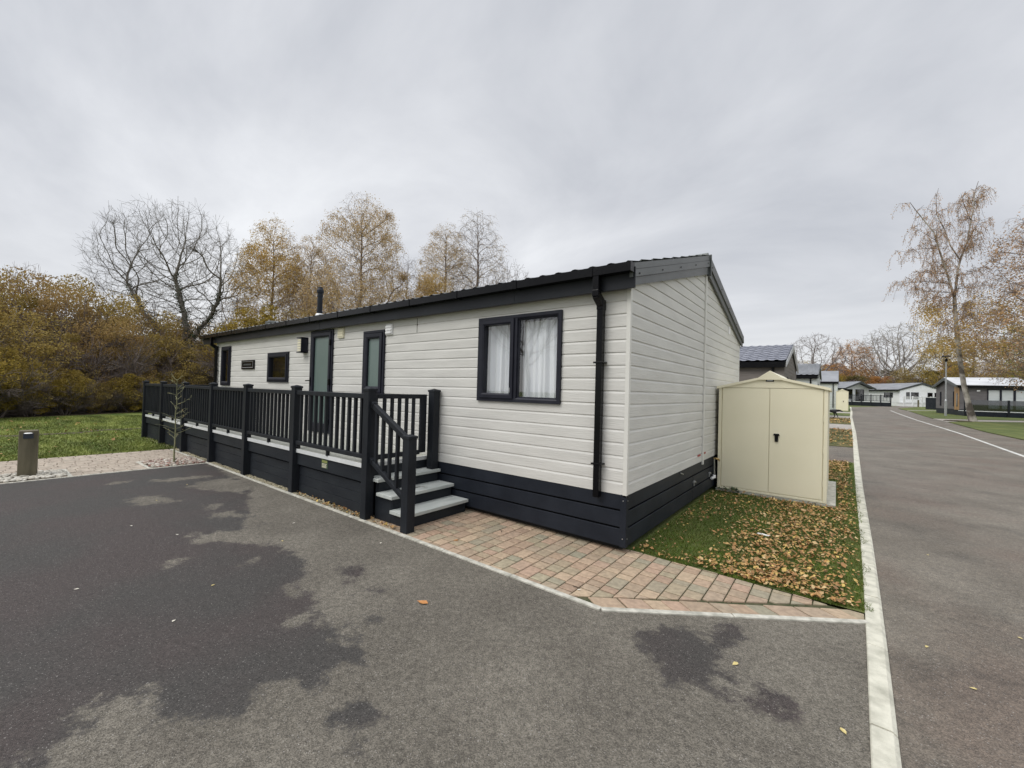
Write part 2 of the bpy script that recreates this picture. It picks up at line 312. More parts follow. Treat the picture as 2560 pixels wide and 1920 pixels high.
# right-hand verges with light paths between
def poly(name,pts,dz,m,edge=.03):
    V=[(x,y,gh(y)+dz) for x,y in pts]; n=len(V); V+= [(x,y,gh(y)+dz-edge) for x,y in pts]
    mb=MB(); mb.add(V,[tuple(range(n))]+[(i,(i+1)%n,n+(i+1)%n,n+i) for i in range(n)]); return struct(mb.build(name,m))
poly('verge',[(8.4,8),(40,8),(40,50),(18,45.6),(12.06,41.05),(8.93,38.24),(7.63,36.02),(7.59,26.8),(7.86,22.7),(8.3,15)],.01,M['grass'])
poly('path',[(7.6,36.4),(8.93,38.5),(12.06,41.35),(18,45.9),(40,50.4),(40,52.5),(18,48.2),(12.86,44.3),(10.08,42.1),(7.5,40.8)],.0,M['path'])
poly('verge',[(7.49,40.98),(10.08,42.28),(12.86,44.55),(18,48.4),(40,53),(40,75),(11.5,66.2),(7.97,59.5)],.01,M['grass'])
poly('path',[(7.97,59.8),(11.5,66.3),(16,70),(16,71.5),(11.5,67.4),(8.0,61)],.0,M['path'])
poly('verge',[(8.0,61.2),(11.5,67.6),(16,71.7),(40,76),(40,95),(13,86.5),(11.6,83),(9.6,75.4),(7.9,68.5)],.01,M['grass'])
# left lawn
V=[(x,y,.0) for y in (-60,-20,-4,-1,20,60) for x in (-120,-40,-20,-11.05)]; F=[(j*4+i,j*4+i+1,j*4+i+5,j*4+i+4) for j in range(5) for i in range(3)]
M['lawn']=mat('lawn_sheet',(.10,.15,.022),(.21,.235,.05),rough=.95,scale=(.5,1.6,1),detail=9,lo=.36,hi=.64,bump=.9,bscale=(50,50,50),bdist=.03)
struct(npmesh('lawn',V,F,M['lawn']))
# driveway with damp patches
WET=[[-8.28,-1.18],[-5.71,-1.37],[-4.71,-1.79],[-3.98,-2.03],[-3.62,-2.25],[-3.68,-2.43],[-3.81,-2.63],[-3.56,-2.67],[-3.25,-2.46],[-2.91,-2.19],[-2.46,-2.15],[-2.01,-2.26],[-1.85,-2.36],[-1.82,-2.51],[-1.66,-2.52],[-1.52,-2.42],[-1.35,-2.54],[-1.3,-2.72],[-1.23,-2.73],[-1.24,-2.56],[-1.07,-2.56],[-.92,-2.6],[-.69,-2.6],[-.56,-2.63],[-.57,-2.71],[-.64,-2.79],[-.61,-2.89],[-.59,-2.97],[-.7,-3.07],[-.73,-3.22],[-.69,-3.25],[-.71,-3.35],[-.72,-3.4],[-.89,-3.55],[-.95,-3.55],[-1.18,-3.56],[-1.31,-3.65],[-1.24,-3.73],[-1.14,-3.79],[-1.11,-3.87],[-1.05,-3.9],[-.91,-3.9],[-1.07,-4.03],[-1.24,-4.17],[-9,-4.9],[-9,-1.1]]
DRY=[[[-6.03,-2.79],[-5.6,-2.77],[-5.5,-2.67],[-5.49,-2.4],[-5.96,-2.44],[-6.12,-2.59]],[[-7.29,-2.27],[-6.92,-2.16],[-6.87,-1.53],[-7.11,-1.6]],[[-6.39,-2.05],[-5.71,-1.81],[-5.42,-1.6],[-5.7,-1.27],[-6.59,-1.37],[-6.64,-1.73]],[[-4.92,-2.22],[-4.77,-2.19],[-4.83,-2.09],[-4.97,-2.12]],[[-4.48,-2.28],[-4.24,-2.22],[-4.19,-2.01],[-4.59,-2.11]],[[-7.36,-2.82],[-7.34,-2.54],[-7.46,-2.54],[-7.5,-2.74]],[[-3.08,-3.05],[-2.96,-3.0],[-3.02,-2.89],[-3.13,-2.93]],[[-2.61,-2.56],[-2.55,-2.47],[-2.63,-2.48]]]
W2=[[[-1.72,-2.15],[-1.84,-2.03],[-1.79,-1.93],[-1.56,-1.97],[-1.47,-2.07],[-1.49,-2.16]],[[-1.29,-2.14],[-1.31,-2.09],[-1.21,-2.05],[-1.19,-2.13]],[[-.28,-3.02],[-.32,-2.96],[-.26,-2.84],[-.07,-2.83],[-.01,-2.89],[-.02,-2.99],[-.12,-3.03]],[[-3.6,-2.15],[-3.61,-2.04],[-3.53,-2.04],[-3.47,-2.12]],[[-.97,-2.35],[-.93,-2.28],[-.86,-2.31],[-.89,-2.37]],
 [[.68,-1.43],[.68,-1.23],[.76,-1.02],[.86,-.99],[1.04,-1.04],[1.16,-1.15],[1.19,-1.39],[1.19,-1.59],[1.1,-1.59],[.95,-1.61],[.81,-1.52]],[[1.02,-1.0],[1.06,-.83],[1.14,-.75],[1.22,-.83],[1.18,-.98],[1.13,-1.05]],[[1.28,-1.53],[1.36,-1.35],[1.48,-1.32],[1.53,-1.41],[1.45,-1.53],[1.35,-1.59]],[[1.32,-1.97],[1.34,-1.91],[1.39,-1.91],[1.36,-1.98]]]
def sdf(P,poly):
    P=np.asarray(P); A=np.asarray(poly,float); B=np.roll(A,-1,0); d=np.full(len(P),1e9); ins=np.zeros(len(P),bool)
    for a,b in zip(A,B):
        e_=b-a; w_=P-a; t=np.clip((w_@e_)/(e_@e_+1e-12),0,1); q=w_-t[:,None]*e_; d=np.minimum(d,np.hypot(q[:,0],q[:,1]))
        c1=(a[1]<=P[:,1])&(b[1]>P[:,1]); c2=(a[1]>P[:,1])&(b[1]<=P[:,1]); cr_=e_[0]*w_[:,1]-e_[1]*w_[:,0]
        ins^=(c1&(cr_>0))|(c2&(cr_<0))
    return np.where(ins,d,-d)
DX=np.arange(-8.42,1.95,.05); NYD=130
def dtop(x): return -1.165 if x<.291 else -1.165+(x-.291)*(1.133/1.583)
V=[]; 
for x in DX:
    tt=dtop(x)
    for j in range(NYD+1): y=tt-(tt+9)*(j/NYD)**1.6; V.append((x,y,-.008))
F=[(i*(NYD+1)+j,i*(NYD+1)+j+1,(i+1)*(NYD+1)+j+1,(i+1)*(NYD+1)+j) for i in range(len(DX)-1) for j in range(NYD)]
drv=struct(npmesh('driveway',V,F,M['drive'])); P2=np.array(V)[:,:2]
s=sdf(P2,WET)
for d_ in DRY: s=np.minimum(s,-sdf(P2,d_)*1.0)
for d_ in W2: s=np.maximum(s,sdf(P2,d_))
s=np.clip(s,-.6,.6); at=drv.data.attributes.new('wet','FLOAT','POINT'); at.data.foreach_set('value',s.astype(np.float32))
# soil under deck / gravel margins
struct(MB().box(-14.2,.0,-1.15,6.1,-.044,-.02).build('soil',M['soil']))
# edging strips
def edging(name,pts,w_=.05,seg=.9):
    mb=MB(); rr=random.Random(3)
    for (a,b) in zip(pts,pts[1:]):
        a=Vector((*a,0)); b=Vector((*b,0)); L=(b-a).length; k=max(1,round(L/seg)); d=(b-a)/k; u=d.normalized(); nrm=Vector((-u.y,u.x,0))*w_/2
        for i in range(k):
            p=a+d*i+u*.003; q=a+d*(i+1)-u*.003; z=.004+rr.uniform(-.002,.002); lo=Vector((0,0,-.06)); up=Vector((0,0,z))
            mb.hull([p-nrm+lo,p+nrm+lo,p+nrm+up,p-nrm+up],[q-nrm+lo,q+nrm+lo,q+nrm+up,q-nrm+up])
    return struct(mb.build(name,M['edging'],bevel=.004))
edging('edging_kerb',[(-11.0,-1.17),(-8.42,-1.17),(.291,-1.155),(1.90,-.012)])
edging('edging_kerb',[(-8.42,-1.2),(-8.42,-8.5)])
edging('edging_kerb',[(-8.45,-2.07),(-9.42,-2.07),(-9.42,-1.22)],.06)
edging('edging_kerb',[(-8.45,-3.1),(-9.3,-3.1),(-9.3,-5.2),(-8.45,-5.2)],.06)
# block paving
def clip(poly,a,b):   # keep left of a->b
    out=[]; ax,ay=a; dx,dy=b[0]-ax,b[1]-ay; f=lambda p:dx*(p[1]-ay)-dy*(p[0]-ax)
    for i in range(len(poly)):
        p,q=poly[i],poly[(i+1)%len(poly)]; fp,fq=f(p),f(q)
        if fp>=0: out.append(p)
        if fp*fq<0: t=fp/(fp-fq); out.append((p[0]+(q[0]-p[0])*t,p[1]+(q[1]-p[1])*t))
    return out
def brick(mb,pg,z=.0,rr=random):
    if len(pg)<3: return
    cx=sum(p[0] for p in pg)/len(pg); cy=sum(p[1] for p in pg)/len(pg)
    ar=abs(sum(pg[i][0]*pg[(i+1)%len(pg)][1]-pg[(i+1)%len(pg)][0]*pg[i][1] for i in range(len(pg))))/2
    if ar<.0012: return
    def ins(k):
        out=[]
        for p in pg:
            dx,dy=cx-p[0],cy-p[1]; out.append((p[0]+math.copysign(min(abs(dx)*.4,k),dx),p[1]+math.copysign(min(abs(dy)*.4,k*1.35),dy)))
        return out
    z+=rr.uniform(-.0015,.0015); a=[(*p,z-.016) for p in ins(.0045)]; b=[(*p,z-.004) for p in ins(.005)]; c=[(*p,z+rr.uniform(-.001,.001)) for p in ins(.012)]; n=len(pg)
    mb.add(a+b+c,[tuple(range(2*n,3*n))]+[(i,(i+1)%n,n+(i+1)%n,n+i) for i in range(n)]+[(n+i,n+(i+1)%n,2*n+(i+1)%n,2*n+i) for i in range(n)])
def pave(mb,region,holes=(),w_=.1425,seed=1,lens=(.105,.145,.145,.21),z=0):
    rr=random.Random(seed); x0=min(p[0] for p in region); x1=max(p[0] for p in region); y0=min(p[1] for p in region); y1=max(p[1] for p in region)
    x=x0
    while x<x1:
        y=y0-rr.uniform(0,.2)
        while y<y1:
            l=rr.choice(lens); pg=[(x,y),(x+w_,y),(x+w_,y+l),(x,y+l)]
            if not any(h[0]<x+w_/2<h[1] and h[2]<y+l/2<h[3] for h in holes):
                for i in range(len(region)):
                    pg=clip(pg,region[i],region[(i+1)%len(region)])
                    if len(pg)<3: break
                brick(mb,pg,z,rr)
            y+=l
        x+=w_
B_=Vector((.291,-1.13)); A_=Vector((1.89,.012)); ud=(A_-B_).normalized(); nd=Vector((-ud.y,ud.x))
mb=MB(); i1=B_+nd*.165; i2=A_+nd*.165
i1=i1-ud*((i1.y+1.135)/ud.y)
reg=[(-3.0,-1.135),(i1.x,-1.135),tuple(i2),(1.6,.16),(-.05,.165),(-3.0,.2)]
reg=[(-3.0,-1.135),(i1.x,-1.135),(1.66,.115),(1.5,.14),(-.05,.165),(-3.0,.2)]
pave(mb,reg,seed=7)
t=-.04; rr=random.Random(5)
while t<(A_-B_).length:
    l=rr.choice((.14,.2,.24)); sk=.05
    p=B_+ud*t; q=B_+ud*(t+l); pg=[tuple(p),tuple(q),tuple(q+nd*.163-ud*sk),tuple(p+nd*.163-ud*sk)]
    pg=clip(pg,(-3,-1.135),(5,-1.135)); pg=clip(pg,(1.878,-3),(1.89,3)); pg=clip(pg,(5,.12),(-5,.16)); brick(mb,pg,0,rr); t+=l
struct(mb.build('paved_path',M['paver']))
struct(MB().add([(-3.0,-1.14,-.012),(.3,-1.14,-.012),(1.88,-.0,-.012),(1.88,.12,-.012),(-.05,.17,-.012),(-3,.2,-.012)],[(0,1,2,3,4,5)]).build('paving_joint',M['joint']))
mb=MB(); pave(mb,[(-11.05,-8.2),(-8.45,-8.2),(-8.45,-1.2),(-11.05,-1.2)],holes=[(-9.42,-8.44,-2.07,-1.2),(-9.3,-8.44,-5.2,-3.1)],seed=2,lens=(.168,.24,.24))
struct(mb.build('paved_path',M['paver2']))
struct(MB().quad((-11.06,-8.4,-.012),(-8.43,-8.4,-.012),(-8.43,-1.16,-.012),(-11.06,-1.16,-.012)).build('paving_joint',M['joint2']))

# ---- scattered small solids
def ico():
    import bmesh
    b=bmesh.new(); bmesh.ops.create_icosphere(b,subdivisions=2,radius=1); v=np.array([x.co[:] for x in b.verts]); f=np.array([[q.index for q in p.verts] for p in b.faces]); b.free(); return v,f
IV,IF=ico()
def pebbles(name,n,rect,r0,r1,z,m,seed,label):
    g=np.random.default_rng(seed); c=np.column_stack([g.uniform(rect[0],rect[1],n),g.uniform(rect[2],rect[3],n),z+g.uniform(-.3,.5,n)*r0]); s=g.uniform(r0,r1,(n,1))*np.array([1,.72,.5])*g.uniform(.8,1.2,(n,3))
    a=g.uniform(0,6.28,n); V=IV[None]*s[:,None,:]; x=V[...,0]*np.cos(a)[:,None]-V[...,1]*np.sin(a)[:,None]; y=V[...,0]*np.sin(a)[:,None]+V[...,1]*np.cos(a)[:,None]
    V=np.stack([x,y,V[...,2]],-1)+c[:,None,:]; F=(IF[None]+(np.arange(n)*len(IV))[:,None,None]).reshape(-1,3)
    o=npmesh(name,V.reshape(-1,3),F,m,smooth=True); return tag(o,label=label,cat='pebbles',kind='stuff')
pebbles('pebble_bed',420,(-9.38,-8.48,-2.03,-1.22),.022,.048,.008,M['pebble'],1,'brown and cream pebbles in the small bed around the sapling')
M['pebble2']=mat('pale_pebbles',None,(.8,1.15),rough=.7,scale=(30,30,30),island=[(.46,.43,.36),(.36,.33,.27),(.56,.53,.46),(.30,.28,.23),(.60,.57,.50)])
pebbles('pebble_bed',620,(-9.26,-8.48,-5.1,-3.14),.025,.055,.008,M['pebble2'],2,'cream and grey pebbles around the wooden bollard light')
pebbles('gravel_strip',3400,(-14,-2.35,-1.142,-1.03),.007,.016,-.006,M['gravel'],3,'narrow strip of pale gravel along the foot of the decking')
def leaves(name,P,size,m,seed,flat=.35,label=None,zo=.006):
    g=np.random.default_rng(seed); n=len(P); s=np.clip(g.lognormal(-.05,.33,n),.45,1.9)*size
    T=np.array([(-.5,0,.0),(-.1,.34,.1),(.5,0,.03),(-.1,-.34,.1)])
    T=T[None]*s[:,None,None]; T[:,1,2]*=g.uniform(-.5,2.2,n); T[:,3,2]*=g.uniform(-.5,2.2,n)
    a=g.uniform(0,6.28,n); tx=g.normal(0,flat,n); ty=g.normal(0,flat,n)
    def rot(V,c,s_,i,j): A=V[...,i]*c[:,None]-V[...,j]*s_[:,None]; B=V[...,i]*s_[:,None]+V[...,j]*c[:,None]; V=V.copy(); V[...,i]=A; V[...,j]=B; return V
    T=rot(T,np.cos(tx),np.sin(tx),1,2); T=rot(T,np.cos(ty),np.sin(ty),0,2); T=rot(T,np.cos(a),np.sin(a),0,1)
    T[...,2]-=T[...,2].min(1)[:,None]; T=T+np.asarray(P)[:,None,:]; T[...,2]+=zo
    F=np.array([(0,1,2),(0,2,3)])[None]+(np.arange(n)*4)[:,None,None]
    o=npmesh(name,T.reshape(-1,3),F.reshape(-1,3),m); 
    if label: tag(o,label=label,cat='leaves',kind='stuff')
    return o
g=np.random.default_rng(11); n=46000; x=g.uniform(.03,1.95,n); y=.15+9.5*g.uniform(0,1,n)**1.2
blob=np.zeros(n)
for _ in range(60):
    bx,by,br=g.uniform(0,1.95),g.uniform(.1,9.6),g.uniform(.08,.32); blob+=np.exp(-((x-bx)**2+(y-by)**2)/br**2)*(.25+bx/1.9)
band=np.exp(-((x-(1.15+.05*y))/.38)**2)
dens=np.clip(.09+.17*x/1.9+.28*band+.20*blob-.30*np.exp(-((x-.45)/.3)**2-((y-1.2)/.8)**2),.012,1)*np.where(x>1.76+.02*y,.45,1)
keep=(g.uniform(0,1,n)<dens*.78)&~((x<1.72)&(y>3.85)&(y<6.5))&(x<1.86+.02*y)
P=np.column_stack([x,y,np.array([gh(v) for v in y])+.010+g.uniform(0,.014,n)])[keep]
leaves('fallen_leaves',P,.034,M['fallen'],1,label='brown and yellow leaves strewn over the grass beside the shed')
y=g.uniform(13.8,34,2200); x=g.uniform(.2,1,2200)*np.array([ki(v) for v in y]); P=np.column_stack([x,y,[gh(v)+.02 for v in y]]); P=P[(y<22.2)|(y>26.8)]
leaves('fallen_leaves',P,.07,M['fallen'],2,label='leaves on the verges beyond the cream shed')
x=g.uniform(-3.9,-2.3,160); x=np.where(g.uniform(0,1,160)<.3,g.uniform(-5.0,-2.9,160),x); P=np.column_stack([x,g.uniform(-1.14,-1.05,160),np.full(160,.008)])
leaves('fallen_leaves',P,.035,M['fallen'],3,label='dry leaves caught between the edging kerb and the decking by the steps')
x=g.uniform(-24,-11.3,170); P=np.column_stack([x,g.uniform(-7,-1.3,170),np.full(170,.02)])
leaves('fallen_leaves',P,.07,M['fallen'],4,label='scattered leaves on the lawn beside the hedge')
# moss between the kerb and the paving
# single leaves lying on tarmac and paving
def one_leaf(x,y,z,s_,colr,rz,label,grp=None):
    mb=MB(); mb.add([(-.5*s_,0,0),(-.2*s_,.26*s_,.05*s_),(.15*s_,.3*s_,.09*s_),(.5*s_,0,.03*s_),(.15*s_,-.3*s_,.07*s_),(-.2*s_,-.26*s_,.05*s_),(-.72*s_,.03*s_,.03*s_)],[(0,1,2,3),(0,3,4,5),(6,0,1)])
    o=mb.build('fallen_leaf',colr,loc=(x,y,z+.004)); o.rotation_euler=(0,0,rz); return tag(o,label=label,cat='leaf',group=grp)
M['l_or']=mat('leaf_orange',(.42,.17,.05),(.50,.24,.08),rough=.6,scale=(30,30,30)); M['l_ye']=mat('leaf_yellow',(.52,.42,.15),(.60,.50,.24),rough=.6,scale=(30,30,30)); M['l_wh']=mat('leaf_pale',(.62,.58,.48),(.70,.66,.58),rough=.6,scale=(30,30,30))
one_leaf(-.80,-1.97,-.008,.085,M['l_or'],.3,'single orange leaf lying on the tarmac below the paving point')
one_leaf(1.22,-1.20,-.008,.045,M['l_ye'],1.2,'yellow leaf beside the dark damp patch near the kerb')
one_leaf(1.74,-1.43,-.008,.04,M['l_ye'],2.2,'pale yellow leaf on the tarmac close to the kerb')
one_leaf(-1.55,-.88,.0,.05,M['l_or'],.9,'small orange leaf on the block paving near the steps')
one_leaf(.02,-1.0,.0,.03,M['l_wh'],.4,'tiny pale leaf on the block paving by the edging kerb')
for k,(x,y) in enumerate([(2.55,-.9),(2.2,-.1),(2.75,.5),(3.1,1.4),(2.5,2.3),(2.35,-.5),(3.6,3.4),(2.9,-.4)]): one_leaf(x,y,-.026,.03,M['l_ye'] if k%3 else M['l_or'],k*1.3,'small dry leaf lying on the road near the kerb','leaves on the road')
for k,(x,y) in enumerate([(-2.9,-2.1),(-3.4,-1.75),(-4.6,-3.0),(-2.3,-2.9),(-3.9,-2.75),(-2.1,-1.45),(-5.7,-2.55),(-1.9,-3.25),(-3.0,-3.6),(-6.5,-2.0)]): one_leaf(x,y,-.008,.03,M['l_wh'] if k%3 else M['l_ye'],k*1.7,'tiny pale leaf lying on the driveway tarmac','pale leaves on the driveway')
f=MB(); rr=random.Random(9); p=Vector((-.06,0,.01))
for k in range(5): q=p+Vector((.03,rr.uniform(-.012,.012),rr.uniform(-.004,.012))); f.hull([p+Vector((0,-.014,0)),p+Vector((0,.012,.004)),p+Vector((0,.012,.010)),p+Vector((0,-.014,.007))],[q+Vector((0,-.014,0)),q+Vector((0,.012,.004)),q+Vector((0,.012,.010)),q+Vector((0,-.014,.007))]); p=q
o=f.build('paper_scrap',mat('paper_white',(.75,.74,.70),(.82,.81,.78),rough=.7),loc=(1.03,1.55,.03)); o.rotation_euler=(0,0,-.5); tag(o,label='crumpled white scrap lying among the leaves on the grass by the shed',cat='litter')
def twig(loc,rz,ln,seed,label):
    rr=random.Random(seed); f=MB(); p=Vector((0,0,.006)); d=Vector((1,0,0))
    for k in range(5):
        d=(d+Vector((0,rr.gauss(0,.3),rr.gauss(0,.08)))).normalized(); q=p+d*ln/5; f.tube(p,q,.004-.0005*k,.0035-.0005*k,n=5)
        if k%2: e=p+Vector((d.x,d.y+rr.choice((-.9,.9)),.1)).normalized()*ln*.25; f.tube(p,e,.0025,.0015,n=4)
        p=q
    o=f.build('twig',M['soil'],loc=loc); o.rotation_euler=(0,0,rz); return tag(o,label=label,cat='twig')
twig((-2.66,-.55,.336),.9,.19,3,'small dark twig lying on the middle step tread')
twig((-.05,-.98,.003),.5,.16,5,'thin dark twig on the block paving near the edging kerb')
twig((-1.35,-.35,.003),2.2,.14,6,'short twig on the block paving beside the dark skirting')
# ---- grass blades
def blades(name,P,h,w_,m,seed,label):
    g=np.random.default_rng(seed); n=len(P); a=g.uniform(0,6.28,n); hh=h*g.uniform(.4,1.2,n); dx,dy=np.cos(a)*w_/2,np.sin(a)*w_/2; lx,ly=g.normal(0,.55,n)*hh,g.normal(0,.55,n)*hh
    V=np.empty((n,3,3)); P=np.asarray(P); V[:,0]=P-np.column_stack([dx,dy,np.zeros(n)]); V[:,1]=P+np.column_stack([dx,dy,np.zeros(n)]); V[:,2]=P+np.column_stack([lx,ly,hh])
    o=npmesh(name,V.reshape(-1,3),np.arange(3*n).reshape(-1,3),m); return tag(o,label=label,cat='grass',kind='stuff')
n=90000; x=g.uniform(.0,2.02,n); y=.14+9.5*g.uniform(0,1,n)**1.35
keep=~((x<1.71)&(y>3.9)&(y<6.4))&(x<1.905+.022*y+.045*np.sin(y*9)*np.sin(y*3.7))&(y>.15+.03*np.sin(x*11))
P=np.column_stack([x,y,[gh(v)-.004 for v in y]])[keep]; blades('grass',P,.028,.006,M['blade'],5,'green grass between the lodge, the shed and the road kerb')
n=90000; x=-11.06-13*g.uniform(0,1,n)**1.3; y=g.uniform(-9,3,n); wl=-16.9-.12*y+.25*np.sin(y*1.7)+.12*np.sin(y*5.1); kp=(np.abs(x-wl)>.10+.12*g.uniform(0,1,n))|(g.uniform(0,1,n)<.12); P=np.column_stack([x,y,np.zeros(n)])[kp]
yy_=np.linspace(-12,6,60); wl_=-16.9-.12*yy_+.25*np.sin(yy_*1.7)+.12*np.sin(yy_*5.1); V=[(a-.22,b,.004) for a,b in zip(wl_,yy_)]+[(a+.22,b,.004) for a,b in zip(wl_,yy_)]; struct(npmesh('soil',V,[(i,i+60,i+61,i+1) for i in range(59)],M['soil']))
M['blade2']=mat('lawn_blades',None,(.6,1.3),rough=.6,scale=(.5,1.6,1),lo=.36,hi=.64,island=[(.11,.145,.028),(.155,.195,.040),(.20,.235,.055),(.25,.25,.08)],spec=.25)
blades('grass',P,.05,.02,M['blade2'],6,'bright lawn grass in front of the autumn hedge')

# ================================================================ lodge kit
FRONT=lambda s,z,o:(s,-o,z)
GABLE=lambda s,z,o:(o,s,z)
def GABLE_L(L): return lambda s,z,o:(-L-o,s,z)
def BACK(W): return lambda s,z,o:(s,W+o,z)
def wall_rows(mb,mp_,left,right,z0,z1,holes=(),base=None,p=.135,dep=.010):
    base=z0 if base is None else base; k=math.floor((z0-base)/p)
    segs=[]; zi=base+k*p
    while zi<z1:
        segs+=[(zi,zi+p*.77,0,0),(zi+p*.77,zi+p*.965,0,-dep),(zi+p*.965,zi+p,-dep,-dep),(zi+p,zi+p,-dep,0)]; zi+=p
    for a,b,oa,ob in segs:
        if b<=z0 or a>=z1: continue
        cuts=sorted({max(a,z0),min(b,z1)}|{h for H in holes for h in (H[2],H[3]) if max(a,z0)<h<min(b,z1)})
        if a==b: cuts=[a,a]
        for c,d in zip(cuts,cuts[1:]):
            oc=oa if a==b else oa+(ob-oa)*(c-a)/(b-a); od=ob if a==b else oa+(ob-oa)*(d-a)/(b-a)
            iv=[(0.,1.)]; mid=(c+d)/2; L0,R0=left(mid),right(mid)
            if R0-L0<.02: continue
            spans=[(L0,R0)]
            for H in holes:
                if H[2]-1e-6<=mid<=H[3]+1e-6:
                    ns=[]
                    for s0,s1 in spans:
                        if H[0]>s0: ns.append((s0,min(s1,H[0])))
                        if H[1]<s1: ns.append((max(s0,H[1]),s1))
                    spans=[q for q in ns if q[1]-q[0]>1e-4]
            for s0,s1 in spans:
                lc,ld=(left(c),left(d)) if s0==L0 else (s0,s0); rc,rd=(right(c),right(d)) if s1==R0 else (s1,s1)
                mb.quad(mp_(lc,c,oc),mp_(rc,c,oc),mp_(rd,d,od),mp_(ld,d,od))
def ring(mb,mp_,s0,s1,z0,z1,w_,oi,oo,bev=.012,wb=None):
    wb=w_ if wb is None else wb
    def loop(k,kb,o): return [mp_(s0+k,z0+kb,o),mp_(s1-k,z0+kb,o),mp_(s1-k,z1-k,o),mp_(s0+k,z1-k,o)]
    Ls=[loop(0,0,oi),loop(0,0,oo),loop(w_*.68,wb*.68,oo),loop(w_,wb,oo-bev),loop(w_,wb,oi)]
    for A,B in zip(Ls,Ls[1:]):
        for i in range(4): j=(i+1)%4; mb.quad(A[i],A[j],B[j],B[i])
def mbox(mb,mp_,s0,s1,z0,z1,o0,o1): return mb.hull([mp_(s0,z0,o0),mp_(s1,z0,o0),mp_(s1,z1,o0),mp_(s0,z1,o0)],[mp_(s0,z0,o1),mp_(s1,z0,o1),mp_(s1,z1,o1),mp_(s0,z1,o1)])
def tiles(mb,x0,x1,ya,za,yb,zb_,pitch=.21,course=.36,amp=.022,dx=.03):
    L=math.hypot(yb-ya,zb_-za); n=max(1,round(L/course)); ux,uz=(yb-ya)/L,(zb_-za)/L; nx_,nz=-uz*math.copysign(1,yb-ya),abs(ux)
    xs_=np.arange(x0,x1+dx/2,dx); h=[amp*(max(0,math.sin(2*math.pi*x/pitch))**.8 if math.sin(2*math.pi*x/pitch)>0 else .15*math.sin(2*math.pi*x/pitch)) for x in xs_]
    rows=[]
    for i in range(n):
        for t,o in ((i*L/n,.018 if amp<.028 else .035),((i+1)*L/n,.0)):
            rows.append([(x,ya+ux*t+nx_*(o+hh),za+uz*t+nz*(o+hh)) for x,hh in zip(xs_,h)])
    k=len(mb.v); m_=len(xs_)
    for r_ in rows: mb.v+=r_
    for j in range(len(rows)-1):
        for i in range(m_-1): mb.f.append((k+j*m_+i,k+j*m_+i+1,k+(j+1)*m_+i+1,k+(j+1)*m_+i))
def flatroof(mb,x0,x1,ya,za,yb,zb_,th=.05): mb.hull([(x0,ya,za-th),(x0,yb,zb_-th),(x0,yb,zb_),(x0,ya,za)],[(x1,ya,za-th),(x1,yb,zb_-th),(x1,yb,zb_),(x1,ya,za)])
def window(parent,mp_,s0,s1,z0,z1,split=None,curtain=None,blind=False,fm='upvc',glass='glassdark',simple=False,open_side=0,name='window'):
    f=MB(); w_=.055; oo=.03
    if split is None:
        ring(f,mp_,s0,s1,z0,z1,w_,-.07,oo)
        cells=[(s0+w_,s1-w_,z0+w_,z1-w_)]
    else:
        ring(f,mp_,s0,s1,z0,z1,w_,-.07,oo); mbox(f,mp_,split-.028,split+.028,z0+w_*.8,z1-w_*.8,-.07,oo-.003)
        cells=[(s0+w_,split-.028,z0+w_,z1-w_),(split+.028,s1-w_,z0+w_,z1-w_)]
    fr=f.build(name,M[fm],parent)
    for i,(a,b,c,d) in enumerate(cells):
        if i==open_side and not simple:
            sb=MB(); ring(sb,mp_,a-.012,b+.012,c-.012,d+.012,.062,-.05,oo+.016); sb.build('sash',M[fm],fr); a+=.05;b-=.05;c+=.05;d-=.05
            mbh=MB(); mbox(mbh,mp_,b+.012,b+.028,c+.02,c+.10,oo+.016,oo+.026)
        elif not simple:
            sb=MB(); ring(sb,mp_,a-.002,b+.002,c-.002,d+.002,.018,-.04,.006,bev=.006); sb.build('glazing_bead',M[fm],fr); a+=.016;b-=.016;c+=.016;d-=.016
        p=MB().quad(mp_(a,c,-.012),mp_(b,c,-.012),mp_(b,d,-.012),mp_(a,d,-.012)); p.build('pane',M[glass],fr)
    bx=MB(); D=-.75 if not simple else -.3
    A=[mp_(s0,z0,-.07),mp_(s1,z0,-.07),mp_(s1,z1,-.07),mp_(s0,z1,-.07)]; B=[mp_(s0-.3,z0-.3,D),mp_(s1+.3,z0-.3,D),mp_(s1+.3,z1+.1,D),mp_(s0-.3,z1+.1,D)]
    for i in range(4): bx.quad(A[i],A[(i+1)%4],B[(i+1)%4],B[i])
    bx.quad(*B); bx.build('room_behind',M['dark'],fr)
    if curtain:
        cm=MB(); rr=random.Random(int(abs(s0)*100)); n=110; zt=z1-.07; zb_=z0+.05
        for (ca,cb_) in curtain:
            pr=[]
            fr_=[(rr.uniform(8,12)*1.0,rr.uniform(0,6),.026),(rr.uniform(17,24),rr.uniform(0,6),.013),(rr.uniform(4,6),rr.uniform(0,6),.02)]
            for i in range(n+1):
                u=i/n; s_=ca+(cb_-ca)*u; top=sum(a_*math.sin(f_*(u*(cb_-ca)*5.2)+ph) for f_,ph,a_ in fr_)*.7; bot=sum(a_*math.sin(f_*(u*(cb_-ca)*5.2)*.96+ph+.5) for f_,ph,a_ in fr_)*.9
                pr.append((mp_(s_,zt,-.13+top),mp_(s_+.012*math.sin(u*9),zb_,-.13+bot)))
            for (a,b),(c,d) in zip(pr,pr[1:]): cm.quad(a,c,d,b)
        cm.build('curtain',M['curtain'],fr,smooth=False)
    if blind:
        bm_=MB(); z=z0+.1
        while z<z1-.1: mbox(bm_,mp_,s0+.1,s1-.1,z,z+.006,-.14,-.10); z+=.03
        bm_.build('blind',M['bl'],fr)
    return fr
M['bl']=mat('brown_blind',(.10,.075,.035),(.16,.12,.06),rough=.7)
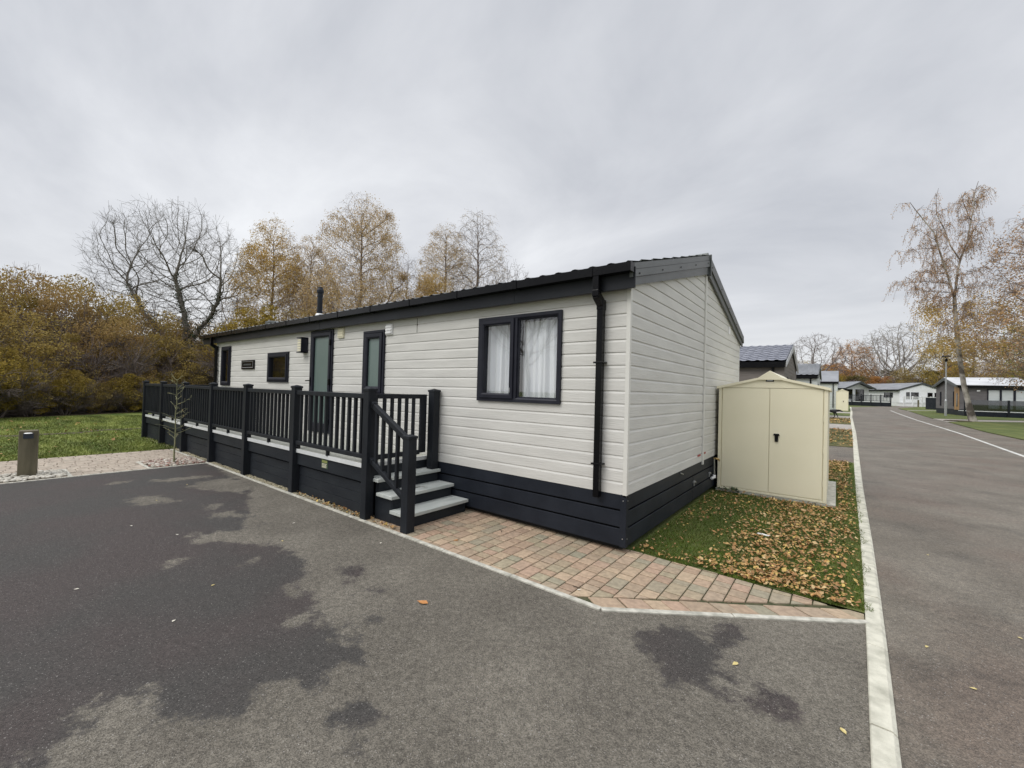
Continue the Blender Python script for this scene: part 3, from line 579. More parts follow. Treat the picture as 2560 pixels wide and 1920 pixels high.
def barge(parent,mp_,W,ze,za,over,th1=.18,th2=.30,m='barge',grooves=True):
    yc=W/2
    for sgn in (1,-1):
        Y=lambda y: yc-sgn*(yc-y)
        f=MB()
        def para(ya,zt_a,zb_a,yb,zt_b,zb_b,o0,o1):
            f.hull([mp_(Y(ya),zb_a,o0),mp_(Y(yb),zb_b,o0),mp_(Y(yb),zt_b,o0),mp_(Y(ya),zt_a,o0)],[mp_(Y(ya),zb_a,o1),mp_(Y(yb),zb_b,o1),mp_(Y(yb),zt_b,o1),mp_(Y(ya),zt_a,o1)])
        e_=.004
        para(-over,ze,ze-.065,yc-e_,za,za-.075,.03,.062)
        para(-over+.003,ze-.065,ze-.072,yc-e_,za-.075,za-.083,.03,.050)
        para(-over,ze-.072,ze-.145,yc-e_,za-.083,za-th1,.03,.066)
        para(-over+.02,ze-.145,ze-.225,yc-e_,za-th1,za-th2,.02,.045)
        b=f.build('barge_board',M[m],parent)
        if grooves:
            for i in range(5):
                s_=MB()
                y=.05+i*(yc-.2)/4; z=ze+(za-ze)*((y+over)/(yc+over))-.118
                s_.tube(mp_(Y(y),z,.066),mp_(Y(y),z,.074),.009,n=8); s_.build('screw_cap',M['black'],b)
            for i in range(4):
                c=MB(); y=.5+i*.75; z=ze+(za-ze)*((y+over)/(yc+over)); c.tube(mp_(Y(y),z,.03),mp_(Y(y),z+.022,.03),.01,.006,n=6); c.build('roof_screw',M['barge'],b)
def downpipe(parent,x,ztop,zbot,yg=-.17,clips=(1.97,.895),m='black'):
    f=MB(); h=.034
    f.box(x-h,x+h,yg-h,yg+h,ztop-.19,ztop); f.hull([(x-h,yg-h,ztop-.25),(x+h,yg-h,ztop-.25),(x+h,yg+h,ztop-.19),(x-h,yg+h,ztop-.19)],[(x-h,-.02-2*h,ztop-.33),(x+h,-.02-2*h,ztop-.33),(x+h,-.02,ztop-.26),(x-h,-.02,ztop-.26)])
    f.box(x-h-.004,x+h+.004,yg-h-.004,yg+h+.004,ztop-.24,ztop-.17)
    f.box(x-h-.004,x+h+.004,-.094,-.012,ztop-.36,ztop-.25)
    f.box(x-h,x+h,-.09,-.018,zbot,ztop-.3)
    o=f.build('downpipe',M[m],parent,bevel=.006)
    for z in clips: MB().box(x-h-.025,x+h+.025,-.097,-.004,z-.009,z+.009).build('pipe_clip',M[m],o,bevel=.002)
    return o
# ================================================================ the near lodge
W=6.1; L=12.0; ZE=2.962; ZA=3.897; SL=(ZA-ZE)/(W/2+.124); roofz=lambda y: ZE+SL*(min(y,W-y)+.124)
lodge=empty('lodge',(0,0,0),label='long cream weatherboarded lodge with charcoal window frames and skirting, nearest the camera',cat='lodge')
H_f=[(-2.094,-.810,1.501,2.591),(-4.787,-4.186,1.50,2.593),(-6.637,-5.803,.735,2.712),(-8.62,-7.60,1.683,2.345),(-11.56,-10.915,1.566,2.606)]
f=MB(); wall_rows(f,FRONT,lambda z:-L,lambda z:-.04,.58,2.80,holes=H_f,base=.597-.135)
f.build('front_wall',M['siding'],lodge)
sleft=lambda z: max(0.,(z-(ZE-.10+SL*.124))/SL) ; f=MB()
wall_rows(f,GABLE,lambda z: max(.04,sleft(z)),lambda z: W-max(.04,sleft(z)),.58,3.70,base=.597-.135); f.build('gable_wall',M['siding'],lodge)
f=MB(); wall_rows(f,GABLE_L(L),lambda z:max(0,sleft(z)),lambda z:W-max(0,sleft(z)),.58,3.70,base=.597-.135); f.build('gable_wall',M['siding'],lodge)
f=MB(); wall_rows(f,BACK(W),lambda z:-L,lambda z:0,.58,2.8,base=.597-.135); f.build('rear_wall',M['siding'],lodge)
for q in ((-.042,.004,-.004,.042),(-.042,.004,W-.042,W+.004),(-L-.004,-L+.042,-.004,.042)): MB().box(*q,.575,2.80).build('corner_trim',M['trim'],lodge,bevel=.004)
MB().box(-.002,.022,3.022,3.078,.545,3.60).build('joint_strip',M['trim'],lodge,bevel=.004)
MB().box(-3.397,-3.391,-.004,.01,2.49,2.71).build('panel_seam',M['joint'],lodge)
# roof
f=MB(); tiles(f,-12.75,.04,-.165,ZE-.004-.041*SL,W/2,ZA-.004,amp=.018); tiles(f,-12.75,.04,W+.165,ZE-.004-.041*SL,W/2,ZA-.004,dx=.06,amp=.018); rf=f.build('roof',M['rooftile'],lodge)
f=MB(); flatroof(f,-12.75,.03,-.12,ZE-.012,W/2,ZA-.012,.03); flatroof(f,-12.75,.03,W+.12,ZE-.012,W/2,ZA-.012,.03); f.build('soffit',M['fascia'],rf)
f=MB(); f.tube((-12.75,W/2,ZA-.005),(.03,W/2,ZA-.005),.055,n=10); f.build('ridge_cap',M['rooftile'],rf)
barge(lodge,GABLE,W,ZE,ZA,.124); 
f=MB(); f.box(.02,.085,3.035,3.065,ZA-.33,ZA+.012); f.build('gable_finial',M['barge'],lodge,bevel=.005)
barge(lodge,lambda s,z,o:(-12.75-o,s,z),W,ZE,ZA,.124,grooves=False)
f=MB(); f.box(-12.72,.085,-.112,-.092,2.712,2.925); f.box(-12.72,-.0,W+.092,W+.112,2.712,2.925); f.box(-12.70,.03,-.092,-.002,2.735,2.745)
f.box(-1.49,-1.44,-.116,-.112,2.712,2.925); f.box(-6.2,-6.15,-.116,-.112,2.712,2.925); f.build('fascia',M['fascia'],lodge,bevel=.002)
f=MB()  # square section gutter
for a,b,c,d in ((-.21,-.20,2.865,2.955),(-.125,-.115,2.865,2.955)): f.box(-12.78,.075,a,b,c,d)
f.box(-12.78,.075,-.20,-.125,2.865,2.875); f.box(.067,.077,-.212,-.113,2.863,2.957); f.box(-12.785,-12.775,-.212,-.113,2.863,2.957); gt=f.build('gutter',M['black'],lodge)
for i in range(13): x=-.35-i*1.0; MB().box(x-.012,x+.012,-.217,-.11,2.858,2.962).build('gutter_bracket',M['black'],gt)
downpipe(lodge,-.305,2.89,.545); downpipe(lodge,-11.86,2.89,.7,clips=(1.97,))
# flue and roof vent
fx,fy=-7.35,.5; zf=roofz(fy)
fl=MB().lathe([(.055,-.12),(.055,.45),(.062,.452),(.062,.48),(.055,.482),(.055,.56)],(fx,fy,zf)).build('flue',M['char'],lodge,smooth=False)
MB().lathe([(.075,0.),(.075,.05),(.05,.10),(.05,.12)],(fx,fy,zf+.54)).build('flue_cowl',M['char'],fl)
MB().lathe([(.064,0),(.064,.03)],(fx,fy,zf+.10)).build('flue_band',M['char'],fl)
MB().lathe([(.10,-.06),(.085,.04),(.07,.075)],(fx,fy,zf)).build('flashing',M['white'],fl)
v_=MB().lathe([(.22,-.08),(.22,.045),(.17,.07),(.05,.075)],(-10.2,.75,roofz(.75)+.015)); v_.build('roof_vent',M['barge'],lodge)
# windows and doors
window(lodge,FRONT,-2.094,-.810,1.501,2.591,split=-1.475,curtain=[(-2.03,-1.50),(-1.46,-.87)],glass='glass',open_side=0)
hk=MB(); mbox(hk,FRONT,-1.535,-1.525,1.62,1.68,.046,.052); hk.build('window_catch',M['steel'],lodge)
def frosted(parent,s0,s1,z0,z1,door=False):
    f=MB(); ring(f,FRONT,s0,s1,z0,z1,.055,-.05,.03); fr=f.build('door' if door else 'tall_window',M['upvc'],parent)
    f=MB(); ring(f,FRONT,s0+.048,s1-.048,z0+.05,z1-.05,.085,-.04,.045,wb=.10 if not door else .13); f.build('door_leaf' if door else 'sash',M['upvc'],fr)
    MB().quad(FRONT(s0+.12,z0+.1,.0),FRONT(s1-.12,z0+.1,.0),FRONT(s1-.12,z1-.12,.0),FRONT(s0+.12,z1-.12,.0)).build('frosted_pane',M['frost'],fr)
    if door:
        for z in (2.46,1.71,.95): 
            h=MB(); mbox(h,FRONT,s1-.075,s1-.035,z-.055,z+.055,.03,.062); h.build('hinge',M['black'],fr,bevel=.004)
        h=MB(); mbox(h,FRONT,s0+.06,s0+.085,1.62,1.80,.045,.056); h.bar((s0+.072,-.09,1.73),(s0-.03,-.09,1.725),.018,.018); h.tube((s0+.072,-.05,1.73),(s0+.072,-.095,1.73),.01); h.build('door_handle',M['black'],fr)
frosted(lodge,-6.637,-5.803,.735,2.712,True); frosted(lodge,-4.787,-4.186,1.50,2.593)
window(lodge,FRONT,-8.62,-7.60,1.683,2.345,blind=True,open_side=0); window(lodge,FRONT,-11.56,-10.915,1.566,2.606,blind=True,open_side=0)
# name plaque, lamp, meter box, vents
pq=MB(); mbox(pq,FRONT,-10.14,-9.375,1.985,2.21,.0,.03); pq=pq.build('name_plaque',M['black'],lodge,bevel=.006)
f=MB(); ring(f,FRONT,-10.10,-9.42,2.02,2.18,.014,.03,.036,bev=.002); f.build('plaque_border',M['steel'],pq)
f=MB(); rr=random.Random(8); s_=-9.98
while s_<-9.56: k=rr.uniform(.03,.05); mbox(f,FRONT,s_,s_+k,2.08,2.12,.03,.034); s_+=k+.012
f.build('lettering',M['fascia_l'] if 'fascia_l' in M else M['barge'],pq)
lt=MB(); mbox(lt,FRONT,-6.99,-6.79,2.29,2.60,.0,.03); mbox(lt,FRONT,-6.99,-6.79,2.58,2.60,.03,.14); mbox(lt,FRONT,-6.99,-6.79,2.29,2.31,.03,.14); mbox(lt,FRONT,-6.81,-6.79,2.29,2.60,.03,.14); lt=lt.build('wall_light',M['upvc'],lodge)
f=MB()
for i in range(5): z=2.32+i*.052; mbox(f,FRONT,-6.985,-6.83,z,z+.036,.035,.125)
f.build('diffuser',M['creamplastic'],lt,bevel=.003)
f=MB(); mbox(f,FRONT,-5.636,-5.44,2.525,2.709,-.01,.03); mtb=f.build('meter_box',M['creamplastic'],lodge,bevel=.006)
f=MB(); [mbox(f,FRONT,-5.62,-5.455,2.555+i*.045,2.585+i*.045,.03,.038) for i in range(3)]; f.build('louvre',M['creamplastic'],mtb)
f=MB(); mbox(f,FRONT,-4.156,-3.99,2.498,2.665,-.01,.03); vt=f.build('wall_vent',M['white'],lodge,bevel=.006)
f=MB(); [mbox(f,FRONT,-4.145,-4.0,2.515+i*.048,2.545+i*.048,.03,.045) for i in range(3)]; f.build('louvre',M['white'],vt,bevel=.003)
f=MB(); mbox(f,GABLE,4.87,4.95,2.86,3.0,-.01,.025); f.build('wall_vent',M['white'],lodge,bevel=.004)
f=MB(); mbox(f,GABLE,2.77,2.94,.695,.722,0,.006); mbox(f,GABLE,3.15,3.26,.70,.727,0,.006); f.build('red_marker',M['red'],lodge)
# skirting
f=MB()
for a,b in ((.443,.60),(.262,.424),(.065,.243)):
    f.box(-L,-.062,.004,.022,a,b); f.box(-.022,-.004,.062,2.545 if b<.5 else W,a,b)
    if b<.5: f.box(-.022,-.004,2.56,W,a,b)
f.box(-.064,.004,-.004,.064,.06,.60); f.box(-L,-L+.02,0,W,.06,.60); sk=f.build('skirting',M['char'],lodge,bevel=.004)
f=MB(); f.box(-L+.1,-.06,.06,W-.05,.02,.59); f.build('underfloor',M['dark'],lodge)
f=MB()
for x,y,z in ((-.03,-.004,.54),(-.03,-.004,.15)): f.tube((x,y,z),(x,y-.004,z),.006)
for y,z in ((.03,.54),(.03,.15)): f.tube((.004,y,z),(.008,y,z),.006)
f.build('screw',M['steel'],sk)
for y,z in ((2.58,.335),(3.54,.335)):
    f=MB(); mbox(f,GABLE,y-.035,y+.045,z-.012,z+.02,-.004,.012); f.tube((.012,y,z),(.03,y,z+.012),.014); mbox(f,GABLE,y+.0,y+.025,z-.06,z,-.004,.01); f.build('latch',M['steel'],sk)
f=MB(); f.tube((.012,1.86,.57),(.02,1.95,.545),.008); f.build('hook',M['steel'],sk)
f=MB(); f.tube((.04,3.70,.56),(.04,3.74,.27),.013); tp=f.build('water_pipe',M['steel'],lodge)
f=MB(); f.tube((.04,3.735,.285),(.04,3.74,.235),.026); f.tube((.045,3.74,.25),(.03,3.60,.245),.022); f.build('pipe_elbow',M['white'],tp)
f=MB(); f.tube((.03,3.70,.57),(.11,3.76,.56),.014); f.tube((.09,3.75,.56),(.10,3.82,.525),.012); f.box(.05,.07,3.68,3.76,.575,.585); f.build('tap',M['brass'],tp)

# ================================================================ decking with steps
deck=empty('decking',(0,0,0),label='raised grey decking with charcoal balustrade, gate and steps along the cream lodge',cat='decking')
PX=[-2.93,-4.872,-6.73,-8.52,-10.40,-12.235,-14.035]; YP=-1.087; h=.058
def post(x,y,z0,z1,parent=deck,hh=h):
    p=MB().box(x-hh,x+hh,y-hh,y+hh,z0,z1-.045).build('post',M['charpost'],parent,bevel=.006)
    k=hh+.008; c=MB().box(x-k,x+k,y-k,y+k,z1-.05,z1-.022); c.add([(x-k,y-k,z1-.022),(x+k,y-k,z1-.022),(x+k,y+k,z1-.022),(x-k,y+k,z1-.022),(x,y,z1)],[(0,1,4),(1,2,4),(2,3,4),(3,0,4)]); c.build('post_cap',M['charpost'],p,bevel=.003)
for x in PX: post(x,YP,-.03,1.642)
post(-2.865,-.085,.05,1.642); post(-2.16,-1.06,-.02,1.115)
for y in (.75,2.55,4.35,6.1): post(-14.035,y,-.03,1.642)
f=MB(); 
y=-1.085
for i in range(8): f.box(-14.04,-3.025,y+.002+i*.1385,y+.1365+i*.1385,.64,.666)
x=-14.04
for i in range(14): f.box(x+i*.142,x+i*.142+.138,.03,6.1,.64,.666)
f.build('deck_floor',M['deck'],deck,bevel=.002)
f=MB(); f.box(-14.09,-3.0,-1.095,-1.087,.612,.669); f.box(-14.10,-14.092,-1.095,6.1,.612,.669); f.box(-3.02,-2.992,-1.03,-.03,.615,.668); f.build('deck_edge_strip',M['deckedge'],deck,bevel=.002)
f=MB(); rr=random.Random(2)
for a,b in zip(PX[1:],PX):
    f.box(a+h,b-h,-1.075,-1.055,.432,.612)
    z=.40
    for k in range(3):
        f.box(a+h+.0,b-h,-1.035,-1.015,z-.131,z)
        z-=.135
f.box(-14.06,-14.03,-1.03,6.1,.03,.61); f.build('skirt_panel',M['skirtboard'],deck,bevel=.003)
f=MB().box(-14.0,-3.05,-1.01,-.995,-.02,.62); f.box(-3.03,-3.015,-1.04,-.03,.0,.615); f.build('skirt_backing',M['skirtboard'],deck)
def bay(p,q,par=deck,n=12):
    p=Vector(p); q=Vector(q); d=(q-p); u=d.normalized(); nrm=Vector((-u.y,u.x,0))
    def seg(a,b,w_,z0,z1,name,par2=par,bev=.006):
        A=p+u*a; B=p+u*b; m_=MB(); lo=[A-nrm*w_,A+nrm*w_,B+nrm*w_,B-nrm*w_]; m_.hull([(v.x,v.y,z0) for v in lo],[(v.x,v.y,z1) for v in lo]); return m_.build(name,M['charpost'],par2,bevel=bev)
    ln=d.length
    seg(h,ln-h,.034,1.492,1.556,'top_rail'); seg(h,ln-h,.028,.735,.792,'bottom_rail')
    for i in range(n):
        a=h+(ln-2*h)*(i+.75)/(n+.5); seg(a-.019,a+.019,.019,.79,1.494,'baluster',bev=0)
    seg(ln/2-.02,ln/2+.02,.02,.666,.736,'rail_block',bev=0)
    seg(h,h+.05,.022,.70,.738,'rail_block',bev=0)
for a,b in zip(PX[1:],PX): bay((a,YP,0),(b,YP,0))
for a,b in ((-1.087,.75),(.75,2.55),(2.55,4.35),(4.35,6.1)): 
    # far end seen almost edge on: rails and a few balusters
    bay((-14.035,a,0),(-14.035,b,0),n=5)
# gate at the head of the steps
gf=MB(); gx=-2.945
gf.box(gx-.02,gx+.02,-1.02,-.97,.735,1.556); gf.box(gx-.02,gx+.02,-.27,-.165,.735,1.556); gf.box(gx-.022,gx+.022,-.97,-.27,1.495,1.556); gf.box(gx-.022,gx+.022,-.97,-.27,.715,.775); gate=gf.build('gate',M['charpost'],deck,bevel=.005)
for i in range(5): y=-.86+i*.118; MB().box(gx-.018,gx+.018,y-.018,y+.018,.775,1.496).build('baluster',M['charpost'],gate)
# steps
for x0,x1,z in ((-2.52,-2.205,.17),(-2.80,-2.485,.335),(-3.01,-2.765,.50)):
    MB().box(x0,x1,-1.045 if z<.2 or z>.3 else -1.045,-.012,z-.04,z).build('tread',M['tread'],deck,bevel=.004)
f=MB()
for x,z0,z1 in ((-2.245,.0,.13),(-2.525,.16,.295),(-2.805,.33,.46),(-3.0,.5,.615)): f.box(x-.02,x,-1.0,-.03,z0,z1)
f.build('riser',M['skirtboard'],deck,bevel=.003)
f=MB(); f.box(-2.87,-2.265,-1.0,-.985,.0,.13); f.box(-2.87,-2.545,-1.003,-.988,.0,.295); f.box(-2.87,-2.83,-1.006,-.991,.0,.46); f.build('stringer',M['skirtboard'],deck,bevel=.003)
f=MB(); f.bar((-2.905,-1.075,1.44),(-2.19,-1.06,1.045),.062,.066); f.build('handrail',M['charpost'],deck,bevel=.008)
f=MB(); f.bar((-2.905,-1.075,.745),(-2.19,-1.06,.345),.05,.055); f.build('bottom_rail',M['charpost'],deck,bevel=.006)
f=MB(); f.bar((-2.90,-1.075,1.437),(-2.84,-1.074,1.404),.074,.08); f.bar((-2.90,-1.075,.742),(-2.84,-1.074,.709),.062,.068); f.build('rail_bracket',M['charpost'],deck,bevel=.004)
for x in (-2.79,-2.655,-2.515,-2.37):
    t_=(x+2.905)/.715; MB().box(x-.018,x+.018,-1.087,-1.051,.745-.40*t_,1.44-.395*t_).build('baluster',M['charpost'],deck)
f=MB(); f.box(-4.075,-3.905,-1.079,-1.075,.475,.60); stk=f.build('label_plate',mat('green_label',(.03,.06,.035),(.05,.08,.05),rough=.4),deck)
f=MB(); f.box(-4.06,-3.92,-1.0815,-1.079,.555,.59); f.build('label_header',mat('label_olive',(.22,.25,.07),(.28,.3,.10),rough=.5),stk)
f=MB()
for i,z in enumerate((.535,.518,.501,.487)): f.box(-4.06,-3.93-.01*(i%2),-1.0815,-1.079,z,z+.007)
f.build('lettering',M['creamplastic'],stk)

# ================================================================ metal shed
def shed(x,y,z,wd,dp,label,group=None,he=1.79,hr=2.0,rz=0,bed=True):
    s=empty('metal_shed',(x,y,z),rz,label=label,cat='shed',group=group); c=wd/2
    prof=[(-.035,he+.01),(c-.19,he+.16),(c-.165,he+.165),(c,he+.28),(c+.165,he+.165),(c+.19,he+.16),(wd+.035,he+.01)]
    f=MB(); f.box(.0,.03,.015,dp,0,he+.01); f.box(wd-.03,wd,.015,dp,0,he+.01); f.box(0,wd,dp-.02,dp,0,he+.02); f.box(.03,wd-.03,.02,.04,0,he); f.build('side_panels',M['cream'],s,bevel=.004)
    f=MB(); f.box(-.004,.045,-.006,.03,0,he+.02); f.box(wd-.045,wd+.004,-.006,.03,0,he+.02); f.box(.045,wd-.045,-.004,.03,.0,.035); f.build('frame',M['cream'],s,bevel=.004)
    f=MB(); gp=[(0,he-.005),(wd,he-.005),(wd,he+.012),(c,he+.165),(0,he+.012)]; f.hull([(a,-.005,b) for a,b in gp],[(a,.028,b) for a,b in gp]); f.build('gable_panel',M['cream'],s,bevel=.003)
    for nm,a,b in (('door',.055,c-.003),('door',c+.003,wd-.055)):
        d=MB().box(a,b,-.001,.018,.045,he-.012).build(nm,M['cream'],s,bevel=.004)
        if a>c-.1:
            hd=MB().box(a+.075,a+.125,-.02,-.001,.885,.99); hd.hull([(a+.055,-.03,.985),(a+.145,-.03,.985),(a+.135,-.03,1.015),(a+.065,-.03,1.015)],[(a+.055,-.002,.985),(a+.145,-.002,.985),(a+.135,-.002,1.015),(a+.065,-.002,1.015)]); hd.tube((a+.1,-.034,.91),(a+.1,-.018,.91),.014); hd.build('lock',M['black'],d,bevel=.003)
            if bed:
                hg=MB(); [hg.box(b+.004,b+.014,-.012,.0,zz,zz+.09) for zz in (.25,.75,1.25)]; hg.build('hinge',M['cream'],d)
    f=MB()
    th=.045
    for (a,az),(b,bz) in zip(prof,prof[1:]): f.hull([(a,-.035,az-th*.9),(b,-.035,bz-th*.9),(b,-.035,bz),(a,-.035,az)],[(a,dp+.03,az-th*.9),(b,dp+.03,bz-th*.9),(b,dp+.03,bz),(a,dp+.03,az)])
    f.build('roof',M['cream'],s)
    f=MB(); gp=[(c-.175,he+.13),(c+.175,he+.13),(c+.165,he+.168),(c,he+.283),(c-.165,he+.168)]; f.hull([(a,-.042,b) for a,b in gp],[(a,-.02,b) for a,b in gp]); f.build('ridge_end_cap',M['cream'],s,bevel=.002)
    if bed:
        b=MB().box(c-.06,c+.055,-.014,-.005,he+.10,he+.135).build('badge',M['black'],s,bevel=.003)
        MB().box(c-.042,c+.038,-.016,-.014,he+.111,he+.124).build('badge_lettering',M['steel'],b)
        MB().box(-.03,wd+.115,-.0,dp+.1,-.08,-.003).build('base_slab',M['edging'],s,bevel=.006)
    return s
shed(.06,3.9,.045,1.525,2.2,'large cream metal shed with two doors standing beside the near lodge on the grass',he=1.76)
# broad leaves growing at the shed's foot
f=MB(); rr=random.Random(6)
for i in range(26):
    x=rr.uniform(-.02,.40); a=rr.uniform(0,6.28); s_=rr.uniform(.04,.085); z=.02+rr.uniform(0,.05); p=Vector((.08+x,3.86+rr.uniform(-.06,.03),z)); u=Vector((math.cos(a),math.sin(a),.5))*s_; v=Vector((-math.sin(a),math.cos(a),0))*s_*.4
    f.quad(p,p+u*.5+v,p+u,p+u*.5-v)
tag(f.build('weed',M['ivy']),label='low broad-leaved weed at the front left foot of the large cream shed',cat='weed')

# ================================================================ bollard light, sapling
b=empty('bollard_light',(-8.95,-3.55,0),R(-8),label='short weathered wooden bollard light standing in pale pebbles',cat='bollard light')
MB().box(-.10,.10,-.105,.105,-.03,.76).build('post_body',M['wood'],b,bevel=.01)
MB().box(.07,.108,-.055,.06,.63,.715).build('lamp_housing',mat('navy_metal',(.02,.03,.05),(.03,.04,.06),rough=.3),b,bevel=.006)
f=MB(); f.lathe([(.05,0),(.05,.006),(.035,.014),(.0,.016)],(.108,.002,.714),16); f.build('lamp_lens',M['white'],b,smooth=True)
# ---------------------------------------------------------------- vegetation kit
def segmesh(name,S,m,parent=None,n=3):
    S=np.asarray(S,float); P,Q,r0,r1=S[:,0:3],S[:,3:6],S[:,6],S[:,7]; d=Q-P; d/=np.linalg.norm(d,axis=1)[:,None]+1e-9
    ref=np.where(np.abs(d[:,2:3])<.9,np.array([[0,0,1.]]),np.array([[1.,0,0]])); u=np.cross(d,ref); u/=np.linalg.norm(u,axis=1)[:,None]; v=np.cross(d,u); k=len(S)
    V=np.empty((k,2*n,3)); 
    for i in range(n):
        a=2*math.pi*i/n; o=u*math.cos(a)+v*math.sin(a); V[:,i]=P+o*r0[:,None]-d*r0[:,None]*.3; V[:,n+i]=Q+o*r1[:,None]+d*r1[:,None]*.3
    F=np.array([[i,(i+1)%n,n+(i+1)%n,n+i] for i in range(n)])[None]+(np.arange(k)*2*n)[:,None,None]
    return npmesh(name,V.reshape(-1,3),F.reshape(-1,4),m,parent,smooth=True)
def leafmesh(name,P,size,m,parent=None,seed=0,asp=.6,droop=0):
    g=np.random.default_rng(seed); P=np.asarray(P); n=len(P); a=g.normal(size=(n,3)); a[:,2]-=droop; a/=np.linalg.norm(a,axis=1)[:,None]; b=np.cross(a,g.normal(size=(n,3))); b/=np.linalg.norm(b,axis=1)[:,None]; s=(size*g.uniform(.6,1.3,n))[:,None]
    V=np.stack([P-a*s*.5,P+b*s*asp*.5,P+a*s*.5,P-b*s*asp*.5],1); F=np.arange(4*n).reshape(-1,4)
    return npmesh(name,V.reshape(-1,3),F,m,parent)
def grow(rng,S,T,p,d,Ln,r,lv,C):
    c=C[lv]; n=c['n']; st=Ln/n
    for i in range(n):
        d=(d+Vector((rng.gauss(0,1),rng.gauss(0,1),rng.gauss(0,1)))*c.get('w',.12)+Vector((0,0,c.get('t',0)))).normalized()
        q=p+d*st; r1=r*(1-(1-c.get('e',.35))*1/n) if True else r
        S.append((*p,*q,r,r1))
        if lv==len(C)-1: T.append(tuple(q)); T.append(tuple(p.lerp(q,.5)))
        elif (i+1)/n>c.get('s',.2):
            for k in range(c['k'] if isinstance(c['k'],int) else (1 if rng.random()<c['k'] else 0)):
                ax=d.orthogonal().normalized(); ax.rotate(Matrix.Rotation(rng.uniform(0,6.283),3,d)); dd=d.copy(); dd.rotate(Matrix.Rotation(R(rng.uniform(*c['a'])),3,ax))
                f_=1-c.get('f',.5)*(i/n); grow(rng,S,T,q,dd,Ln*c['l']*f_*rng.uniform(.75,1.2),r1*c.get('rr',.55),lv+1,C)
        p=q; r=r1
    if lv<len(C)-1 and c.get('end',True):
        grow(rng,S,T,p,d,Ln*c['l'],r,lv+1,C)
PROTO={}
def colonize(seed,H,crown,trunk,natt=1500,step=None,up=.25,shell=.5,rt=.2,tip=.006,tw=2,droop=.3,twl=.5,pw_=2.35,inert=.35):
    """crown: list of (cx,cy,cz,rx,ry,rz) ellipsoids; trunk: list of polylines (first starts at the root). metres."""
    g=np.random.default_rng(seed); A=[]
    vol=np.array([c[3]*c[4]*c[5] for c in crown]); vol=vol/vol.sum()
    for c,v in zip(crown,vol):
        k=int(natt*v)+1; q=g.normal(size=(k,3)); q/=np.linalg.norm(q,axis=1)[:,None]; q*=(g.uniform(0,1,(k,1))**(1/3.))**shell
        A.append(q*np.array(c[3:])+np.array(c[:3]))
    A=np.concatenate(A); step=step or H*.028; di=step*9; dk=step*1.35
    N=[];par=[]
    for pl in trunk:
        base=None
        for i,(p,q) in enumerate(zip(pl,pl[1:])):
            p=np.array(p,float); q=np.array(q,float); m=max(1,int(np.linalg.norm(q-p)/step))
            if i==0:
                if not N: N.append(p); par.append(-1); base=0
                else: base=int(np.argmin([np.linalg.norm(x-p) for x in N]))
            for j in range(m): N.append(p+(q-p)*(j+1)/m+g.normal(0,step*.05,3)); par.append(base); base=len(N)-1
    N=list(N); best=np.full(len(A),1e9); bi=np.zeros(len(A),int)
    def upd(i0):
        nonlocal best,bi
        X=np.array(N[i0:]); 
        if not len(X): return
        for c0 in range(0,len(X),400):
            D=np.linalg.norm(A[:,None]-X[None,c0:c0+400],axis=2); k=D.argmin(1); d=D[np.arange(len(A)),k]; m=d<best; best[m]=d[m]; bi[m]=k[m]+i0+c0
    upd(0); live=np.ones(len(A),bool)
    for it in range(170):
        live&=best>dk
        m=live&(best<(di if it>12 else 1e8))
        if not m.any(): break
        i0=len(N); idx=np.unique(bi[m]); Nn=np.array(N); seen=set()
        for k in idx:
            q=A[m&(bi==k)]-Nn[k]; q/=np.linalg.norm(q,axis=1)[:,None]; d=q.mean(0)
            if par[k]>=0: pd=Nn[k]-Nn[par[k]]; d=d+inert*pd/(np.linalg.norm(pd)+1e-9)
            d=d+np.array([0,0,up])+g.normal(0,.12,3); d/=np.linalg.norm(d)+1e-9; N.append(Nn[k]+d*step); par.append(int(k))
        upd(i0)
        if len(N)>14000: break
    N=np.array(N); n=len(N); ch=[0]*n; acc=np.zeros(n)
    for i in range(n-1,0,-1): pass
    order=range(n-1,0,-1)
    for i in order:
        if acc[i]==0: acc[i]=tip**pw_
        if par[i]>=0: acc[par[i]]+=acc[i]; ch[par[i]]+=1
    rad=acc**(1/pw_); rad=tip+(rad-tip)*(rt-tip)/(rad[0]-tip+1e-9)
    S=[(*N[par[i]],*N[i],min(rad[par[i]],rad[i]*1.25),rad[i]) for i in range(1,n) if par[i]>=0]
    T=[]
    for i in range(1,n):
        if rad[i]<tip*3.2:
            T.append(N[i])
            for k in range(tw if ch[i] else tw+1):
                d=N[i]-N[par[i]]; d=d/(np.linalg.norm(d)+1e-9)+g.normal(0,.65,3); d/=np.linalg.norm(d); p=N[i]; L_=twl*g.uniform(.5,1.2)
                for j in range(3):
                    d=d+np.array([0,0,-droop]); d/=np.linalg.norm(d); q=p+d*L_/3; S.append((*p,*q,tip*.8,tip*.6)); T.append(q); p=q
    return np.array(S),np.array(T)
def proto(key,seed,H,crown,trunk,bark='twig',nl=0,ls=.1,sp=.12,pal=None,rise=0,**k):
    S,T=colonize(seed,H,crown,trunk,**k); PROTO[key]=dict(S=S,T=T,H=H,bark=bark,nl=nl,ls=ls,sp=sp,pal=pal,seed=seed)
